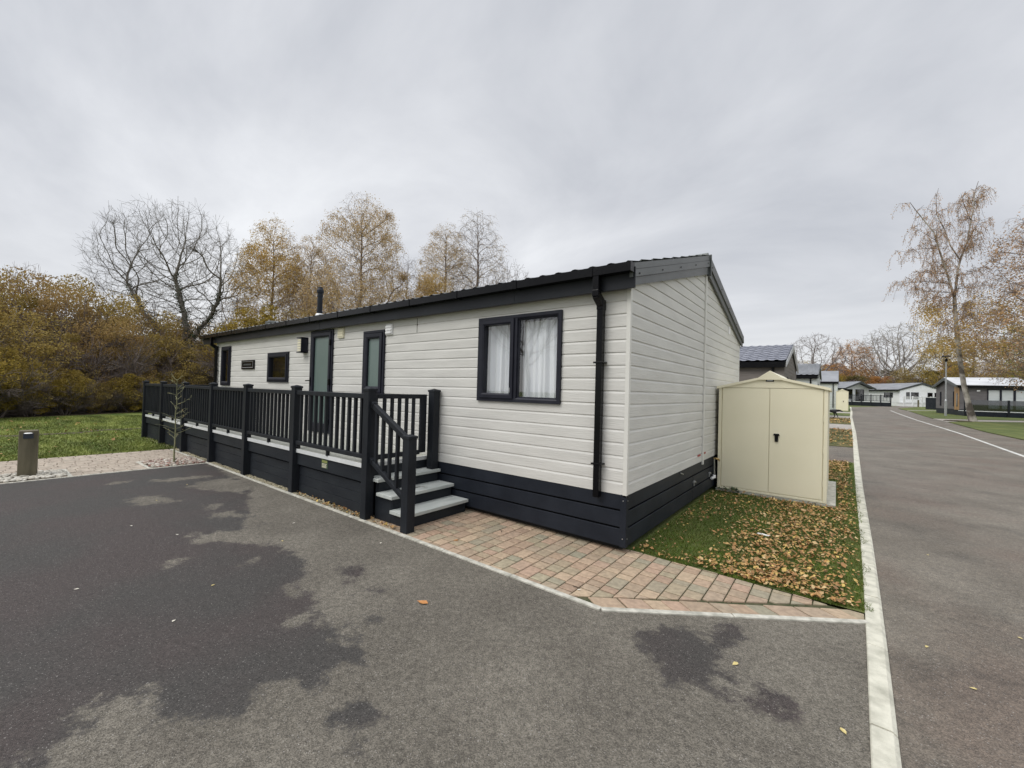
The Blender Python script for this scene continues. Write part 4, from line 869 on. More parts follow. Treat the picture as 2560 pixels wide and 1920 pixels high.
def tree(name,key,x,y,z,H,label,cat='tree',group=None,rz=0,pal=None,ls=None,frac=1,wide=1,bark=None):
    pr=PROTO[key]; f=H/pr['H']; root=empty(name,(x,y,z),rz,label=label,cat=cat,group=group); sc=np.array([f*wide,f*wide,f])
    ck=(key,bark); 
    if ck not in _cache:
        o=segmesh('trunk',pr['S'],M[bark or pr['bark']],root,n=4); _cache[ck]=o.data
    else: o=bpy.data.objects.new('trunk',_cache[ck]); col.objects.link(o); o.parent=root
    o.scale=sc
    pl=pal or pr['pal']
    if pl and pr['nl'] and frac>0:
        g=np.random.default_rng(pr['seed']+int(abs(x)*10)); T=pr['T']; n=int(pr['nl']*frac); i=g.integers(0,len(T),n)
        # leaves hang on in patches
        ph=np.sin(T[i,0]*1.3+x)+np.sin(T[i,1]*1.5+y)+np.sin(T[i,2]*1.1+x+y)+g.normal(0,.9,n)-.9*(T[i,2]/pr['H']>.84); i=i[ph>-.9]
        P=T[i]*sc+g.normal(0,pr['sp'],(len(i),3)); leafmesh('crown',P,(ls or pr['ls']),M['leaf_'+pl],root,seed=int(abs(y)*7)+3,droop=.6)
    return root
_cache={}
# sapling by the drive
sp_=empty('sapling',(-8.84,-1.62,0),label='thin nearly bare sapling growing from the brown pebble bed beside the decking',cat='sapling')
rng=random.Random(12); S=[];T=[]; p=Vector((0,0,-.02)); d=Vector((.02,.0,1)).normalized(); r=.018
for i in range(17):
    d=(d+Vector((rng.gauss(0,.05),rng.gauss(0,.05),.12))).normalized(); q=p+d*.10; S.append((*p,*q,r,r*.93)); r*=.93
    if i>3:
        for k in range(2):
            a=rng.uniform(0,6.28); dd=Vector((math.cos(a),math.sin(a),rng.uniform(.1,.7))).normalized(); L_=rng.uniform(.18,.46)*(1.2-i/20)
            pp=q.copy(); rr_=.0055
            for j in range(4):
                dd=(dd+Vector((rng.gauss(0,.18),rng.gauss(0,.18),.08))).normalized(); qq=pp+dd*L_/4; S.append((*pp,*qq,rr_,rr_*.8)); rr_*=.8
                if j>0:
                    e2=(dd+Vector((rng.gauss(0,.7),rng.gauss(0,.7),rng.gauss(0,.4)))).normalized(); S.append((*qq,*(qq+e2*.06),.0035,.002)); T.append(tuple(qq+e2*.06))
                pp=qq
    p=q
segmesh('trunk',S,mat('sapling_bark',(.17,.17,.09),(.26,.26,.14),rough=.8,scale=(20,20,20)),sp_,n=6); leafmesh('leaves',T[::3],.03,M['leaf_tan'],sp_,seed=4)

# ================================================================ neighbouring lodges
def simple_lodge(label,x,y,z,rz,Lh,Wh,ze,za,sid,roofm,bm='barge',tile=0,front=(),gable=(),gleft=(),over=.12,gover=.06,skirt=.55,pipe=True,pitch=.15,group=None,gover_l=None,skm='skirtboard'):
    o=empty('lodge',(x,y,z),rz,label=label,cat='lodge',group=group); sl=(za-ze)/(Wh/2+over); lf=lambda q:max(0.,(q-(ze-.1+sl*over))/sl)
    F_=[(a,b,c,d) for a,b,c,d in front]; G_=[(a,b,c,d) for a,b,c,d in gable]; GL=[(a,b,c,d) for a,b,c,d in gleft]
    f=MB(); wall_rows(f,FRONT,lambda q:-Lh,lambda q:0,skirt,ze-.12,holes=F_,p=pitch); f.build('front_wall',M[sid],o)
    f=MB(); wall_rows(f,GABLE,lf,lambda q:Wh-lf(q),skirt,za-.2,holes=G_,p=pitch); f.build('gable_wall',M[sid],o)
    f=MB(); wall_rows(f,GABLE_L(Lh),lf,lambda q:Wh-lf(q),skirt,za-.2,holes=GL,p=pitch); f.build('gable_wall',M[sid],o)
    f=MB(); wall_rows(f,BACK(Wh),lambda q:-Lh,lambda q:0,skirt,ze-.1,p=pitch); f.build('rear_wall',M[sid],o)
    MB().box(-Lh+.02,-.02,.02,Wh-.02,-.3,skirt).build('skirting',M[skm],o)
    gl=gover if gover_l is None else gover_l; f=MB()
    if tile: tiles(f,-Lh-gl,gover,-over-.05,ze+.01,Wh/2,za+.01,pitch=tile,dx=tile/8,amp=.03); tiles(f,-Lh-gl,gover,Wh+over+.05,ze+.01,Wh/2,za+.01,pitch=tile,dx=tile/4,amp=.03)
    else: flatroof(f,-Lh-gl,gover,-over-.05,ze+.02,Wh/2,za+.02,.03); flatroof(f,-Lh-gl,gover,Wh+over+.05,ze+.02,Wh/2,za+.02,.03)
    r=f.build('roof',M[roofm],o); f=MB(); flatroof(f,-Lh-gl+.01,gover-.01,-over,ze-.03,Wh/2,za-.03,.03); flatroof(f,-Lh-gl+.01,gover-.01,Wh+over,ze-.03,Wh/2,za-.03,.03); f.build('soffit',M['fascia'],r)
    barge(o,lambda s,q,k:(gover-.03+k,s,q),Wh,ze,za,over,m=bm,grooves=False); barge(o,lambda s,q,k:(-Lh-gl+.03-k,s,q),Wh,ze,za,over,m=bm,grooves=False)
    MB().box(-Lh-gl+.05,gover-.03,-over-.06,-over+.02,ze-.24,ze-.02).build('gutter',M['black'],o)
    if pipe: MB().box(-.42,-.34,-.09,-.02,.2,ze-.2).build('downpipe',M['black'],o)
    for a,b,c,d in front: window(o,FRONT,a,b,c,d,simple=True)
    for a,b,c,d in gable: window(o,GABLE,a,b,c,d,simple=True)
    for a,b,c,d in gleft: window(o,GABLE_L(Lh),a,b,c,d,simple=True)
    return o
simple_lodge('brown weatherboarded lodge with wavy lavender tiled roof behind the cream shed',.05,15.4,gh(16),0,12,6.1,2.97,3.93,'siding_brown','rooftile_l',bm='rooflight',tile=.33,gable=[(1.0,1.35,1.3,2.4),(2.9,3.9,1.5,2.4)])
simple_lodge('pale grey lodge with grey tiled roof, third in the row behind the cream shed',.62,31.3,gh(32),0,12,6.1,2.97,3.95,'siding_pale','roofgrey',tile=.33,gable=[(1.2,1.7,1.3,2.4)])
simple_lodge('pale green lodge with smooth grey roof, farthest in the row beside the small distant shed',1.74,52.6,gh(55),0,12,6.1,3.0,4.3,'siding_pale','roofgrey',gable=[(2.2,3.0,1.3,2.2)],skm='siding_pale')
shed(1.62,50.6,gh(51),1.0,1.6,'small distant cream shed beside the pale green lodge far up the road',bed=False,he=1.95)
# white lodges across the end of the road
simple_lodge('white lodge with dark porch gable and decked terrace at the far end of the road',2.35,81.6,gh(82),R(-50),9,4.4,2.65,3.75,'siding_white','roofgrey',over=.35,gover=1.0,gable=[(.35,1.7,.95,2.5),(2.2,3.6,.6,2.5)],front=[(-1.2,-.9,1.4,2.3)],pipe=False)
simple_lodge('long white lodge with small dark windows and white veranda beyond the road end',9.6,86.2,gh(86),R(-58),15,6.4,2.6,3.75,'siding_white','roofgrey',over=.3,gable=[(.9,1.4,1.1,2.2),(1.6,2.7,1.1,2.2),(4.0,4.7,1.1,2.2),(5.0,5.7,1.1,2.2)],front=[(-9.4,-8.6,1.45,2.1),(-8.2,-7.4,1.45,2.1),(-3.2,-1.4,1.3,2.1)],pipe=False,skm='siding_white')
def terrace(name,label,x,y,z,rz,ln,dp,floor,n,m,mi,cat='terrace',white=False):
    o=empty(name,(x,y,z),rz,label=label,cat=cat)
    MB().box(0,ln,0,dp,floor-.06,floor).build('floor',M['deckedge'],o); MB().box(.03,ln-.03,.03,dp-.03,-.3,floor-.06).build('skirt_panel',M['siding_white' if white else 'skirtboard'],o)
    for i in range(n+1): xx=ln*i/n; MB().box(xx-.07,xx+.07,-.07,.07,-.2,floor+1.08).build('post',M[m],o)
    MB().box(0,ln,-.035,.035,floor+.93,floor+1.0).build('top_rail',M[m],o); MB().box(0,ln,-.03,.03,floor+.1,floor+.16).build('bottom_rail',M[m],o)
    f=MB(); 
    k=int(ln/.16)
    if mi=='bal': [f.box(ln*i/k-.03,ln*i/k+.03,-.02,.02,floor+.12,floor+.95) for i in range(k)]; f.build('balusters',M[m],o)
    else: f.box(.07,ln-.07,-.01,.01,floor+.14,floor+.94); f.build('balustrade_panel',M[mi],o)
    return o
terrace('terrace','dark railed terrace in front of the white lodge with the porch gable',2.4,79.0,gh(79),R(3),5.6,2.6,.62,5,'charpost','bal')
terrace('veranda','white railed veranda in front of the long white lodge',9.9,84.6,gh(85),R(27),4.8,1.6,.5,4,'rail_white','bal',white=True)
# grey lodge on the right
GX,GYY,GZ=10.5,50.9,gh(51)
gl_=simple_lodge('grey lodge with pale roof and three glazed doors behind the leaning birch',GX+4.6*math.cos(R(8)),GYY+4.6*math.sin(R(8)),GZ,R(8),4.6,5.6,2.75,3.55,'siding_grey','rooflight',over=.18,gover_l=.25,front=[],gleft=[(1.1,1.35,.8,2.2),(4.2,4.5,.8,2.2)],pipe=False)
f=MB(); ring(f,FRONT,-2.85,-.35,.62,2.42,.08,-.03,.04); 
for s_ in (-2.02,-1.18): mbox(f,FRONT,s_-.06,s_+.06,.7,2.36,-.02,.05)
fr=f.build('patio_door',M['upvc'],gl_)
for a in (-2.77,-1.95,-1.11): MB().quad(FRONT(a,.7,.012),FRONT(a+.68,.7,.012),FRONT(a+.68,2.35,.012),FRONT(a,2.35,.012)).build('pane',M['curtpane'] if 'curtpane' in M else M['siding_pale'],fr)
f=MB(); mbox(f,FRONT,-3.5,-3.3,2.2,2.32,0,.06); f.build('wall_light',M['white'],gl_)
f=MB(); mbox(f,GABLE_L(4.6),.04,1.05,.5,2.72,.0,.03); f.build('timber_cladding',M['timber'],gl_)
f=MB(); mbox(f,GABLE_L(4.6),.3,.55,.8,2.0,.03,.05); f.build('side_window',M['smoke'],gl_)
t_=empty('terrace',(GX+.1,GYY-1.35,GZ),R(8),label='black terrace with smoked glass balustrade in front of the grey lodge',cat='terrace')
MB().box(0,8,0,1.3,.42,.47).build('floor',M['deckedge'],t_); MB().box(.02,7.98,.02,1.28,-.3,.42).build('skirt_panel',M['char'],t_); MB().box(0,8,.0,.015,.50,1.42).build('balustrade_panel',M['tintglass'],t_)
for i in range(4): MB().box(i*2.65-.04,i*2.7+.04,-.03,.05,-.2,1.45).build('post',M['charpost'],t_)
# black hot-tub screen, car and boulder beyond it
s_=empty('screen_fence',(12.0,67.6,gh(67)),R(38),label='black boarded screen fence beside the road bend before the grey lodge',cat='fence')
f=MB(); f.box(0,2.2,0,.06,.05,1.5); f.box(.0,.06,0,2.4,.05,1.5); [f.box(0,2.2,-.012,0,.1+i*.24,.3+i*.24) for i in range(6)]; f.build('panel',M['skirtboard'],s_)
for xx in (0,1.1,2.2): MB().box(xx-.06,xx+.06,-.07,.05,-.1,1.6).build('post',M['charpost'],s_)
c_=empty('parked_car',(15.3,72.2,gh(71)),R(35),label='white parked car mostly hidden behind the black screen fence',cat='car')
prof=[(-2.1,.35),(2.1,.35),(2.15,.75),(1.9,.95),(1.1,1.05),(.5,1.62),(-1.4,1.68),(-2.0,1.1),(-2.15,.8)]
MB().hull([(a,-.85,b) for a,b in prof],[(a,.85,b) for a,b in prof]).build('body',M['white'],c_,bevel=.05)
f=MB(); wp=[(.95,1.07),(.42,1.55),(-1.3,1.6),(-1.75,1.12)]; f.hull([(a,-.865,b) for a,b in wp],[(a,.865,b) for a,b in wp]); f.build('windows',M['smoke'],c_)
for a in (-1.3,1.35):
    for b in (-.8,.8): wv=MB().tube((a,b-.1,.33),(a,b+.1,.33),.33,n=20).build('wheel',M['black'],c_); MB().tube((a,b-.115,.33),(a,b+.115,.33),.18,n=12).build('rim',M['steel'],wv)
f=MB(); f.add((IV*np.array([.55,.4,.36])*(1+.12*np.sin(IV[:,[1,2,0]]*5))).tolist(),IF.tolist()); bo=f.build('boulder',M['edging'],loc=(11.4,63.0,gh(63)+.22),smooth=True); tag(bo,label='white boulder on the grass left of the grey lodge',cat='boulder')
mk=MB().box(-.09,.09,-.09,.09,-.1,1.05).build('marker_post',M['wood'],loc=(11.3,82.5,gh(82)),bevel=.02); tag(mk,label='low wooden post on the grass in front of the long white lodge',cat='post')
# street lamp
l_=empty('street_lamp',(9.2,47.97,gh(48)),label='slim grey lamp post with a dark dome shade beside the leaning birch',cat='street lamp')
MB().lathe([(.085,-.1),(.085,1.35),(.05,1.42),(.04,4.75)],n=14).build('pole',M['steel'],l_,smooth=False)
MB().lathe([(.05,0),(.10,.06),(.11,.18),(.07,.26),(.04,.30)],(0,0,4.72),14).build('lantern',M['black'],l_,smooth=True)
MB().lathe([(.33,.0),(.32,.05),(.24,.14),(.10,.20),(.01,.215)],(0,0,5.14),18).build('lamp_shade',M['char'],l_,smooth=True)
f=MB(); [f.tube((.05*math.cos(a),.05*math.sin(a),5.0),(.09*math.cos(a),.09*math.sin(a),5.16),.01,n=5) for a in (0,2.1,4.2)]; f.build('shade_bracket',M['black'],l_)
# black dog crossing the light path behind the shed
import bmesh
def skin(name,pts,edges,rad,m,parent=None):
    me=bpy.data.meshes.new(name); me.from_pydata(pts,edges,[]); o=bpy.data.objects.new(name,me); col.objects.link(o); 
    md=o.modifiers.new('skin','SKIN'); md.use_smooth_shade=True
    bm=bmesh.new(); bm.from_mesh(me); ly=bm.verts.layers.skin.verify()
    for v,r in zip(bm.verts,rad): v[ly].radius=(r,r) if not isinstance(r,tuple) else r
    bm.verts.ensure_lookup_table(); bm.verts[0][ly].use_root=True; bm.to_mesh(me); bm.free()
    s_=o.modifiers.new('sub','SUBSURF'); s_.levels=2; s_.render_levels=2; me.materials.append(m)
    if parent: o.parent=parent
    return o
dp=[(-.30,0,.48),(-.10,0,.47),(.12,0,.47),(.28,0,.50),(.40,0,.52),(.50,0,.50),(.59,0,.46),(.66,0,.43), # pelvis..muzzle
    (-.42,0,.44),(-.55,0,.36),(-.66,0,.33),
    (-.33,.09,.36),(-.27,.10,.28),(-.40,.10,.17),(-.37,.10,.03),(-.32,.10,.015),
    (-.33,-.09,.36),(-.36,-.10,.27),(-.50,-.10,.17),(-.50,-.10,.03),(-.45,-.10,.015),
    (.18,.09,.36),(.15,.09,.25),(.20,.09,.14),(.17,.09,.03),(.22,.09,.015),
    (.20,-.09,.36),(.26,-.09,.26),(.33,-.09,.15),(.34,-.09,.03),(.39,-.09,.015),
    (.47,.06,.55),(.46,.085,.49),(.47,-.06,.55),(.46,-.085,.49)]
de=[(0,1),(1,2),(2,3),(3,4),(4,5),(5,6),(6,7),(0,8),(8,9),(9,10),(0,11),(11,12),(12,13),(13,14),(14,15),(0,16),(16,17),(17,18),(18,19),(19,20),(2,21),(21,22),(22,23),(23,24),(24,25),(2,26),(26,27),(27,28),(28,29),(29,30),(4,31),(31,32),(4,33),(33,34)]
dr=[.11,.10,.135,.10,.075,.075,.045,.035,.035,.022,.015,.08,.06,.028,.022,.026,.08,.06,.028,.022,.026,.065,.045,.027,.023,.027,.065,.045,.027,.023,.027,.025,.018,.025,.018]
dg=skin('dog',dp,de,dr,M['dogfur']); dg.location=(1.40,34.83,gh(34.8)); dg.rotation_euler=(0,0,R(8)); tag(dg,label='black dog walking with lowered head on the verge behind the cream shed',cat='dog')

# ================================================================ trees
lx,ly=.789,.613
proto('field',5,13.5,[(-1.7*lx,-1.7*ly,9.0,4.5,4.5,4.4),(-3.4*lx,-3.4*ly,7.4,2.5,2.5,2.5),(.9*lx,.9*ly,8.2,2.4,2.4,3.4)],
 [[(0,0,-.1),(-.15,-.1,2.6),(-.5,-.4,4.2),(-.8,-.6,6.2),(-1.3,-1,8.3)],[(-.15,-.1,2.6),(-1.6,-1.3,4.4),(-2.9,-2.3,6.2),(-3.9,-3,8.2)],[(-.5,-.4,4.2),(.5,.5,6),(.9,.9,7.4)]],bark='bark',natt=4600,step=.30,up=.10,shell=.95,rt=.235,tip=.0065,tw=2,droop=-.08,twl=.6,inert=.6)
proto('bare',9,12,[(0,0,7.6,3.2,3.2,4.3)],[[(0,0,-.1),(.1,0,2.2),(0,.2,4)]],natt=900,step=.36,up=.3,rt=.17,tip=.010,tw=2,droop=-.08,twl=.5)
proto('wide',14,11,[(.5,0,7.0,4.6,4.6,3.8)],[[(0,0,-.1),(.3,0,2.2),(.6,.2,3.4)]],natt=900,step=.40,up=.2,rt=.22,tip=.014,tw=2,droop=-.05,twl=.6)
proto('birch',3,13.3,[(0,0,7.2,2.5,2.5,4.9),(0,0,10.4,1.7,1.7,2.9)],[[(0,0,-.1),(.1,0,5),(0,.1,9),(.05,0,12)]],natt=2600,step=.28,up=.45,rt=.12,tip=.006,tw=2,droop=.45,twl=.55,nl=58000,ls=.085,sp=.12,pal='gold')
proto('birchthin',17,13,[(0,0,7.4,2.1,2.1,4.9),(0,0,10.6,1.3,1.3,2.5)],[[(0,0,-.1),(.1,0,5),(0,.1,9),(.05,0,12)]],natt=2200,step=.28,up=.5,rt=.11,tip=.006,tw=2,droop=.45,twl=.6,nl=34000,ls=.075,sp=.10,pal='tan')
proto('broad',21,15.6,[(0,0,6.6,3.9,3.9,4.6),(0,0,10.8,2.8,2.8,3.9),(0,0,13.4,1.6,1.6,2.2)],[[(0,0,-.1),(.1,0,3),(.0,.1,8),(.05,0,13)],[(.1,0,2.5),(1.2,.8,6),(1.9,1.4,8.5)],[(.1,0,2.5),(-1.2,-.9,6),(-1.7,-1.2,8)]],natt=4800,step=.30,up=.5,rt=.18,tip=.006,tw=2,droop=.5,twl=.6,nl=92000,ls=.085,sp=.12,pal='tan')
proto('round',33,12,[(0,0,7,3.6,3.6,4.2),(0,0,9.8,2.2,2.2,2.4)],[[(0,0,-.1),(.1,0,3),(.0,.1,7)]],natt=900,step=.42,up=.3,rt=.2,tip=.012,tw=1,droop=.2,twl=.5,nl=15000,ls=.17,sp=.2,pal='gold')
# left: leafless field tree with ivy
bt=tree('bare_tree','field',-32.2,5.0,0,13.5,'large leafless tree with ivy on its trunk rising from the autumn hedge on the left')
S_=PROTO['field']['S']; g=np.random.default_rng(3); big=S_[(S_[:,6]>.085)&(S_[:,2]<8.6)]; i=g.integers(0,len(big),4500); t__=g.uniform(0,1,(4500,1)); P=(big[i,0:3]*(1-t__)+big[i,3:6]*t__)+g.normal(0,1,(4500,3))*(big[i,6:7]*.9+.03); leafmesh('ivy',P,.12,M['ivy'],bt,seed=3)
G_='birches beyond the lodge roof'
tree('birch_tree','birch',-30.5,8.8,0,13.4,'golden birch with dense leaves, leftmost of the birches beyond the lodge roof',group=G_,pal='gold')
tree('birch_tree','birchthin',-30.3,11.5,0,12.9,'thin-leaved smaller birch standing left of the tallest brown birch',group=G_,pal='tan',rz=2,frac=1.6)
tree('birch_tree','broad',-25.5,12.7,0,15.6,'tall broad birch with brown leaves behind the roof flue',group=G_,pal='tan')
tree('bare_tree','birchthin',-26.1,17.3,0,12.6,'slim bare upright tree just right of the tall broad birch',group=G_,frac=0,rz=1,wide=.7)
tree('birch_tree','birchthin',-24.9,20.4,0,15.7,'greyish birch with sparse leaves, left of the pair with bare tops',group=G_,pal='tan',rz=4,frac=1.1)
tree('birch_tree','birch',-23.4,18.0,0,10.8,'low golden birch in front of the pair of bare-topped birches',group=G_,pal='gold',rz=3,frac=1.0,wide=1.1)
tree('birch_tree','birchthin',-24.4,23.7,0,18.0,'tall nearly bare birch, rightmost tall one beyond the lodge roof',group=G_,pal='tan',rz=5.5,frac=.4)
tree('bare_tree','bare',-22.1,25.5,0,13.4,'small leafless tree right of the tall bare birch behind the roof',wide=.75)
tree('bare_tree','bare',-39.2,9.7,0,9.6,'distant leafless tree between the ivy-clad tree and the golden birch',rz=1)
tree('bare_tree','bare',-41.2,.5,0,8.9,'grey leafless treetop showing above the middle of the autumn hedge',rz=2)
tree('bare_tree','bare',-33.5,-2.6,0,7.9,'thin bare shoots rising highest above the left of the autumn hedge',rz=3,wide=.6)
# thicket: bushy small trees sharing meshes
def bush_proto(key,pal,seed,n=15000,H=1.,ls=.10,top=.5):
    g=np.random.default_rng(seed); nc=46; c=[]
    while len(c)<nc:
        q=g.uniform(-1,1,3)
        if np.linalg.norm(q)<1: c.append([q[0]*2.0,q[1]*2.0,2.9+q[2]*2.5])
    c=np.array(c); i=g.integers(0,nc,n); r=g.normal(0,1,(n,3)); r/=np.linalg.norm(r,axis=1)[:,None]; rad=g.uniform(.35,.95,nc)[i][:,None]*(.35+.65*g.uniform(0,1,(n,1))**.4); P=c[i]+r*rad*np.array([1,1,.8]); P=P[P[:,2]>.05]
    m_=leafmesh(key,P,ls,M['leaf_'+pal],None,seed=seed,asp=.65).data
    ob=[o for o in bpy.data.objects if o.data==m_][0]; bpy.data.objects.remove(ob)
    rng=random.Random(seed); S=[];T=[]
    for k in range(7):
        a=rng.uniform(0,6.28); d=Vector((math.cos(a)*.45,math.sin(a)*.45,1)).normalized(); grow(rng,S,T,Vector((math.cos(a)*.3,math.sin(a)*.3,0)),d,2.6,.06,0,[dict(n=5,k=2,a=(20,50),l=.55,s=.1,w=.1,t=.03,e=.4,rr=.55),dict(n=4,k=2,a=(20,50),l=.6,s=.1,w=.14,t=.03,e=.5,rr=.6),dict(n=3,k=1,a=(20,50),l=.7,s=0,w=.15,t=.04,e=.5,rr=.6),dict(n=3,k=0,a=(0,0),l=0,w=.1,t=.05)])
    S=np.array(S); S[:,6:]=np.maximum(S[:,6:],.008); t_=segmesh(key,S,M['twig'],n=3); tm=t_.data; bpy.data.objects.remove(t_)
    return m_,tm
BP={k:bush_proto('shrub_'+k,p,s_,n=nn,ls=l_) for k,p,s_,nn,l_ in (('ochre','ochre',1,17000,.095),('ochre2','brown',2,15000,.095),('olive','olive',3,19000,.11),('rust','orange',4,15000,.12),('green','green',5,15000,.12),('dark','darkgreen',6,14000,.13))}
def bush(k,x,y,z,s,sz,rz,label,group,name='shrub_tree'):
    o=empty(name,(x,y,z),rz,label=label,cat='tree',group=group); o.scale=(s,s,sz)
    for n_,me in zip(('crown','stems'),BP[k]): q=bpy.data.objects.new(n_,me); col.objects.link(q); q.parent=o
rng=random.Random(77); HG='shrubby trees of the autumn hedge'
LB={'ochre':'low ochre-brown shrub at the foot of the autumn hedge','ochre2':'dull brown shrubby tree in the autumn hedge at the edge of the lawn','olive':'low yellow-green shrub at the foot of the autumn hedge'}
row=[(-25.2,-11),(-25.4,-8),(-25.8,-5.2),(-26.6,-2.6),(-27.8,.2),(-29.6,3.0),(-31.5,6.4),(-33.5,9.8),(-35.5,13),(-37.5,17),(-39,21)]
LB2={'ochre':'ochre-brown shrubby tree in the front row of the autumn hedge','ochre2':'dull brown shrubby tree in the front row of the autumn hedge'}
LB3={'ochre':'ochre-brown shrubby tree rising in the middle row of the autumn hedge','ochre2':'dull brown shrubby tree rising in the middle row of the autumn hedge'}
LB4={'ochre':'taller ochre-brown tree at the back of the autumn hedge','ochre2':'taller dull brown tree at the back of the autumn hedge'}
for i,(x,y) in enumerate(row):
    k='ochre' if i%2 else 'ochre2'; s_=rng.uniform(.85,1.0); bush(k,x,y,0,s_,rng.uniform(.74,.86) if i<5 else .72,rng.uniform(0,6),LB2[k],HG)
for i,(x,y) in enumerate(row):
    k='ochre' if i%3 else 'ochre2'; bush(k,x-3.2+rng.uniform(-.5,.5),y+1.2,0,1.05,rng.uniform(1.08,1.22) if i<5 else .95,rng.uniform(0,6),LB3[k],HG)
for i,(x,y) in enumerate(row[:9]):
    k='ochre2' if i%3 else 'ochre'; bush(k,x-7+rng.uniform(-.8,.8),y+2.2,0,1.25,rng.uniform(1.3,1.5) if i<4 else 1.15,rng.uniform(0,6),LB4[k],HG)
for i,(x,y,k,s_,sz) in enumerate([(-24.0,-6.6,'olive',.55,.42),(-24.4,-3.6,'olive',.6,.5),(-24.1,-9,'olive',.7,.6),(-26.6,.8,'olive',.5,.35),(-28.2,3.2,'ochre',.6,.4)]): bush(k,x,y,0,s_,sz,i*1.7,LB[k],HG)
# scrub behind the lodge, under the birches
poly('soil',[(-23.2,-14),(-23.6,-6),(-24.3,-3),(-25.6,-.2),(-27.2,2.4),(-29.5,6),(-33,13),(-50,13),(-50,-14)],.012,M['hedgefloor'])
for i in range(15):
    y=-10+i*1.05; x=-23.9-.55*max(0,y+4.5)**1.05; bush('olive' if i<9 else 'ochre',x,y,0,.42,.26+.05*(i%3),i*1.7,LB['olive' if i<9 else 'ochre'],HG)
SG='scrub trees beyond the lodge roof'
for i,(x,y,k,sz) in enumerate([(-27.9,7.0,'olive',1.2),(-26.3,9.5,'ochre',1.15),(-29,13.5,'ochre',1.25),(-25.0,15.0,'ochre2',1.1),(-28,18,'ochre',1.3),(-24,21.5,'ochre2',1.2),(-33,10.5,'olive',1.15)]):
    bush(k,x,y,0,1.1,sz,i*1.3,{'olive':'yellow-green scrub tree low behind the far end of the lodge roof','ochre':'ochre scrub tree beneath the birches behind the lodge roof','ochre2':'dull brown scrub tree beneath the birches behind the lodge roof'}[k],SG)
# right: leaning silver birch with weeping twigs
rb=empty('birch_tree',(9.3,39.17,gh(39)),label='tall leaning silver birch with forked trunk and weeping rust-coloured twigs by the road',cat='tree')
org=Vector((9.3,39.17,gh(39)))
TR=[(9.3,39.17,.29),(9.04,38.94,1.5),(8.74,38.68,2.95),(8.49,38.45,4.79),(8.31,38.27,6.5),(8.24,38.21,7.6),(8.15,38.11,8.91)]
LM=[TR[-1],(7.8,37.81,10.41),(7.24,37.34,12.41),(6.96,37.1,13.58),(6.42,36.9,14.49),(5.88,36.5,15.31),(5.61,36.2,15.72)]
RM=[TR[-1],(8.33,38.3,11.02),(8.45,38.4,11.7),(8.83,38.56,13.14),(9.13,38.75,15.51),(9.19,38.77,16.52),(9.38,38.91,17.28)]
MM=[RM[2],(7.91,38.1,12.77),(7.62,38.3,14.11),(7.21,38.2,15.19),(7.19,38.3,16.45),(7.32,38.4,17.13)]
BR=[[(7.24,37.34,12.41),(6.45,36.72,12.45),(5.65,36.1,12.3),(5.32,35.85,12.01)],[(7.87,37.87,9.99),(6.61,36.89,10.1),(5.61,36.12,10.0),(5.09,35.71,9.73)],[(7.88,37.89,9.36),(6.62,36.91,9.4),(5.89,36.34,9.51)],[(7.95,37.95,9.07),(6.89,37.13,8.9),(6.16,36.57,8.55)],[(7.17,37.27,12.92),(6.57,36.8,13.4),(5.83,36.21,13.88)],[(7.73,37.75,10.66),(6.6,36.87,10.71),(5.74,36.2,10.76)],[(8.26,38.17,10.6),(8.93,38.68,10.7),(9.59,39.19,11.06)],[(8.28,38.19,9.67),(9.14,38.86,9.79),(9.93,39.48,9.98)],[(8.71,38.48,12.3),(9.23,38.86,13.49),(9.69,39.22,13.68)],[(9.13,38.75,15.51),(9.59,39.09,16.28),(9.98,39.39,16.8)],[(8.2,38.15,8.2),(7.3,38.6,8.6),(6.5,39,8.2)],[(8.3,38.2,7.4),(9.2,38.0,7.9),(10.2,38,7.6)],[(8.4,38.3,6.6),(7.6,37.6,7.2),(6.9,37,7.0)],[(8.3,38.2,7.9),(8.9,39.4,8.8),(9.4,40.6,8.9)],[(7.6,37.6,11),(7.4,39,11.9),(7.1,40.3,12.2)],[(8.6,38.45,12.4),(8.9,37.2,13.4),(9,36.2,13.8)],[(9.0,38.7,14.5),(8.4,37.5,15.6),(8.2,36.8,15.9)]]
rng=random.Random(31); S=[];T=[]; TW=[]
def chain(pts,r0,r1):
    pts=[Vector(p)-org for p in pts]; n=len(pts)-1
    for i in range(n): a=r0+(r1-r0)*i/n; b=r0+(r1-r0)*(i+1)/n; S.append((*pts[i],*pts[i+1],a,b))
    return pts
chain(TR,.16,.105); S[0]=(*S[0][:6],.24,.17)
limbs=[chain(LM,.07,.016),chain(RM,.08,.015),chain(MM,.045,.012)]+[chain(b,.028,.009) for b in BR]
def weep(p,ln,dx):
    d=Vector((dx[0],dx[1],rng.uniform(-.1,.35))).normalized(); n=5; r=.0075; q=p
    for j in range(n):
        d=(d+Vector((rng.gauss(0,.12),rng.gauss(0,.12),-.7))).normalized(); q2=q+d*ln/n; S.append((*q,*q2,r,r*.85)); T.append(tuple(q2)); T.append(tuple(q.lerp(q2,.5))); q=q2
for li,pts in enumerate(limbs):
    for a,b in zip(pts[(1 if li<3 else 0):],pts[(2 if li<3 else 1):]):
        k=max(2,int((b-a).length*(4.2 if li<3 else 6)))
        for j in range(int(k*.8)):
            p=a.lerp(b,rng.random()); an=rng.uniform(0,6.28); ln=rng.uniform(.25,.85); dd=Vector((math.cos(an),math.sin(an),rng.uniform(.2,1.1))).normalized(); q=p+dd*ln; S.append((*p,*q,.013,.009))
            for _ in range(4): weep(p.lerp(q,rng.uniform(.4,1)),rng.uniform(.5,1.5),(rng.gauss(0,.6),rng.gauss(0,.6)))
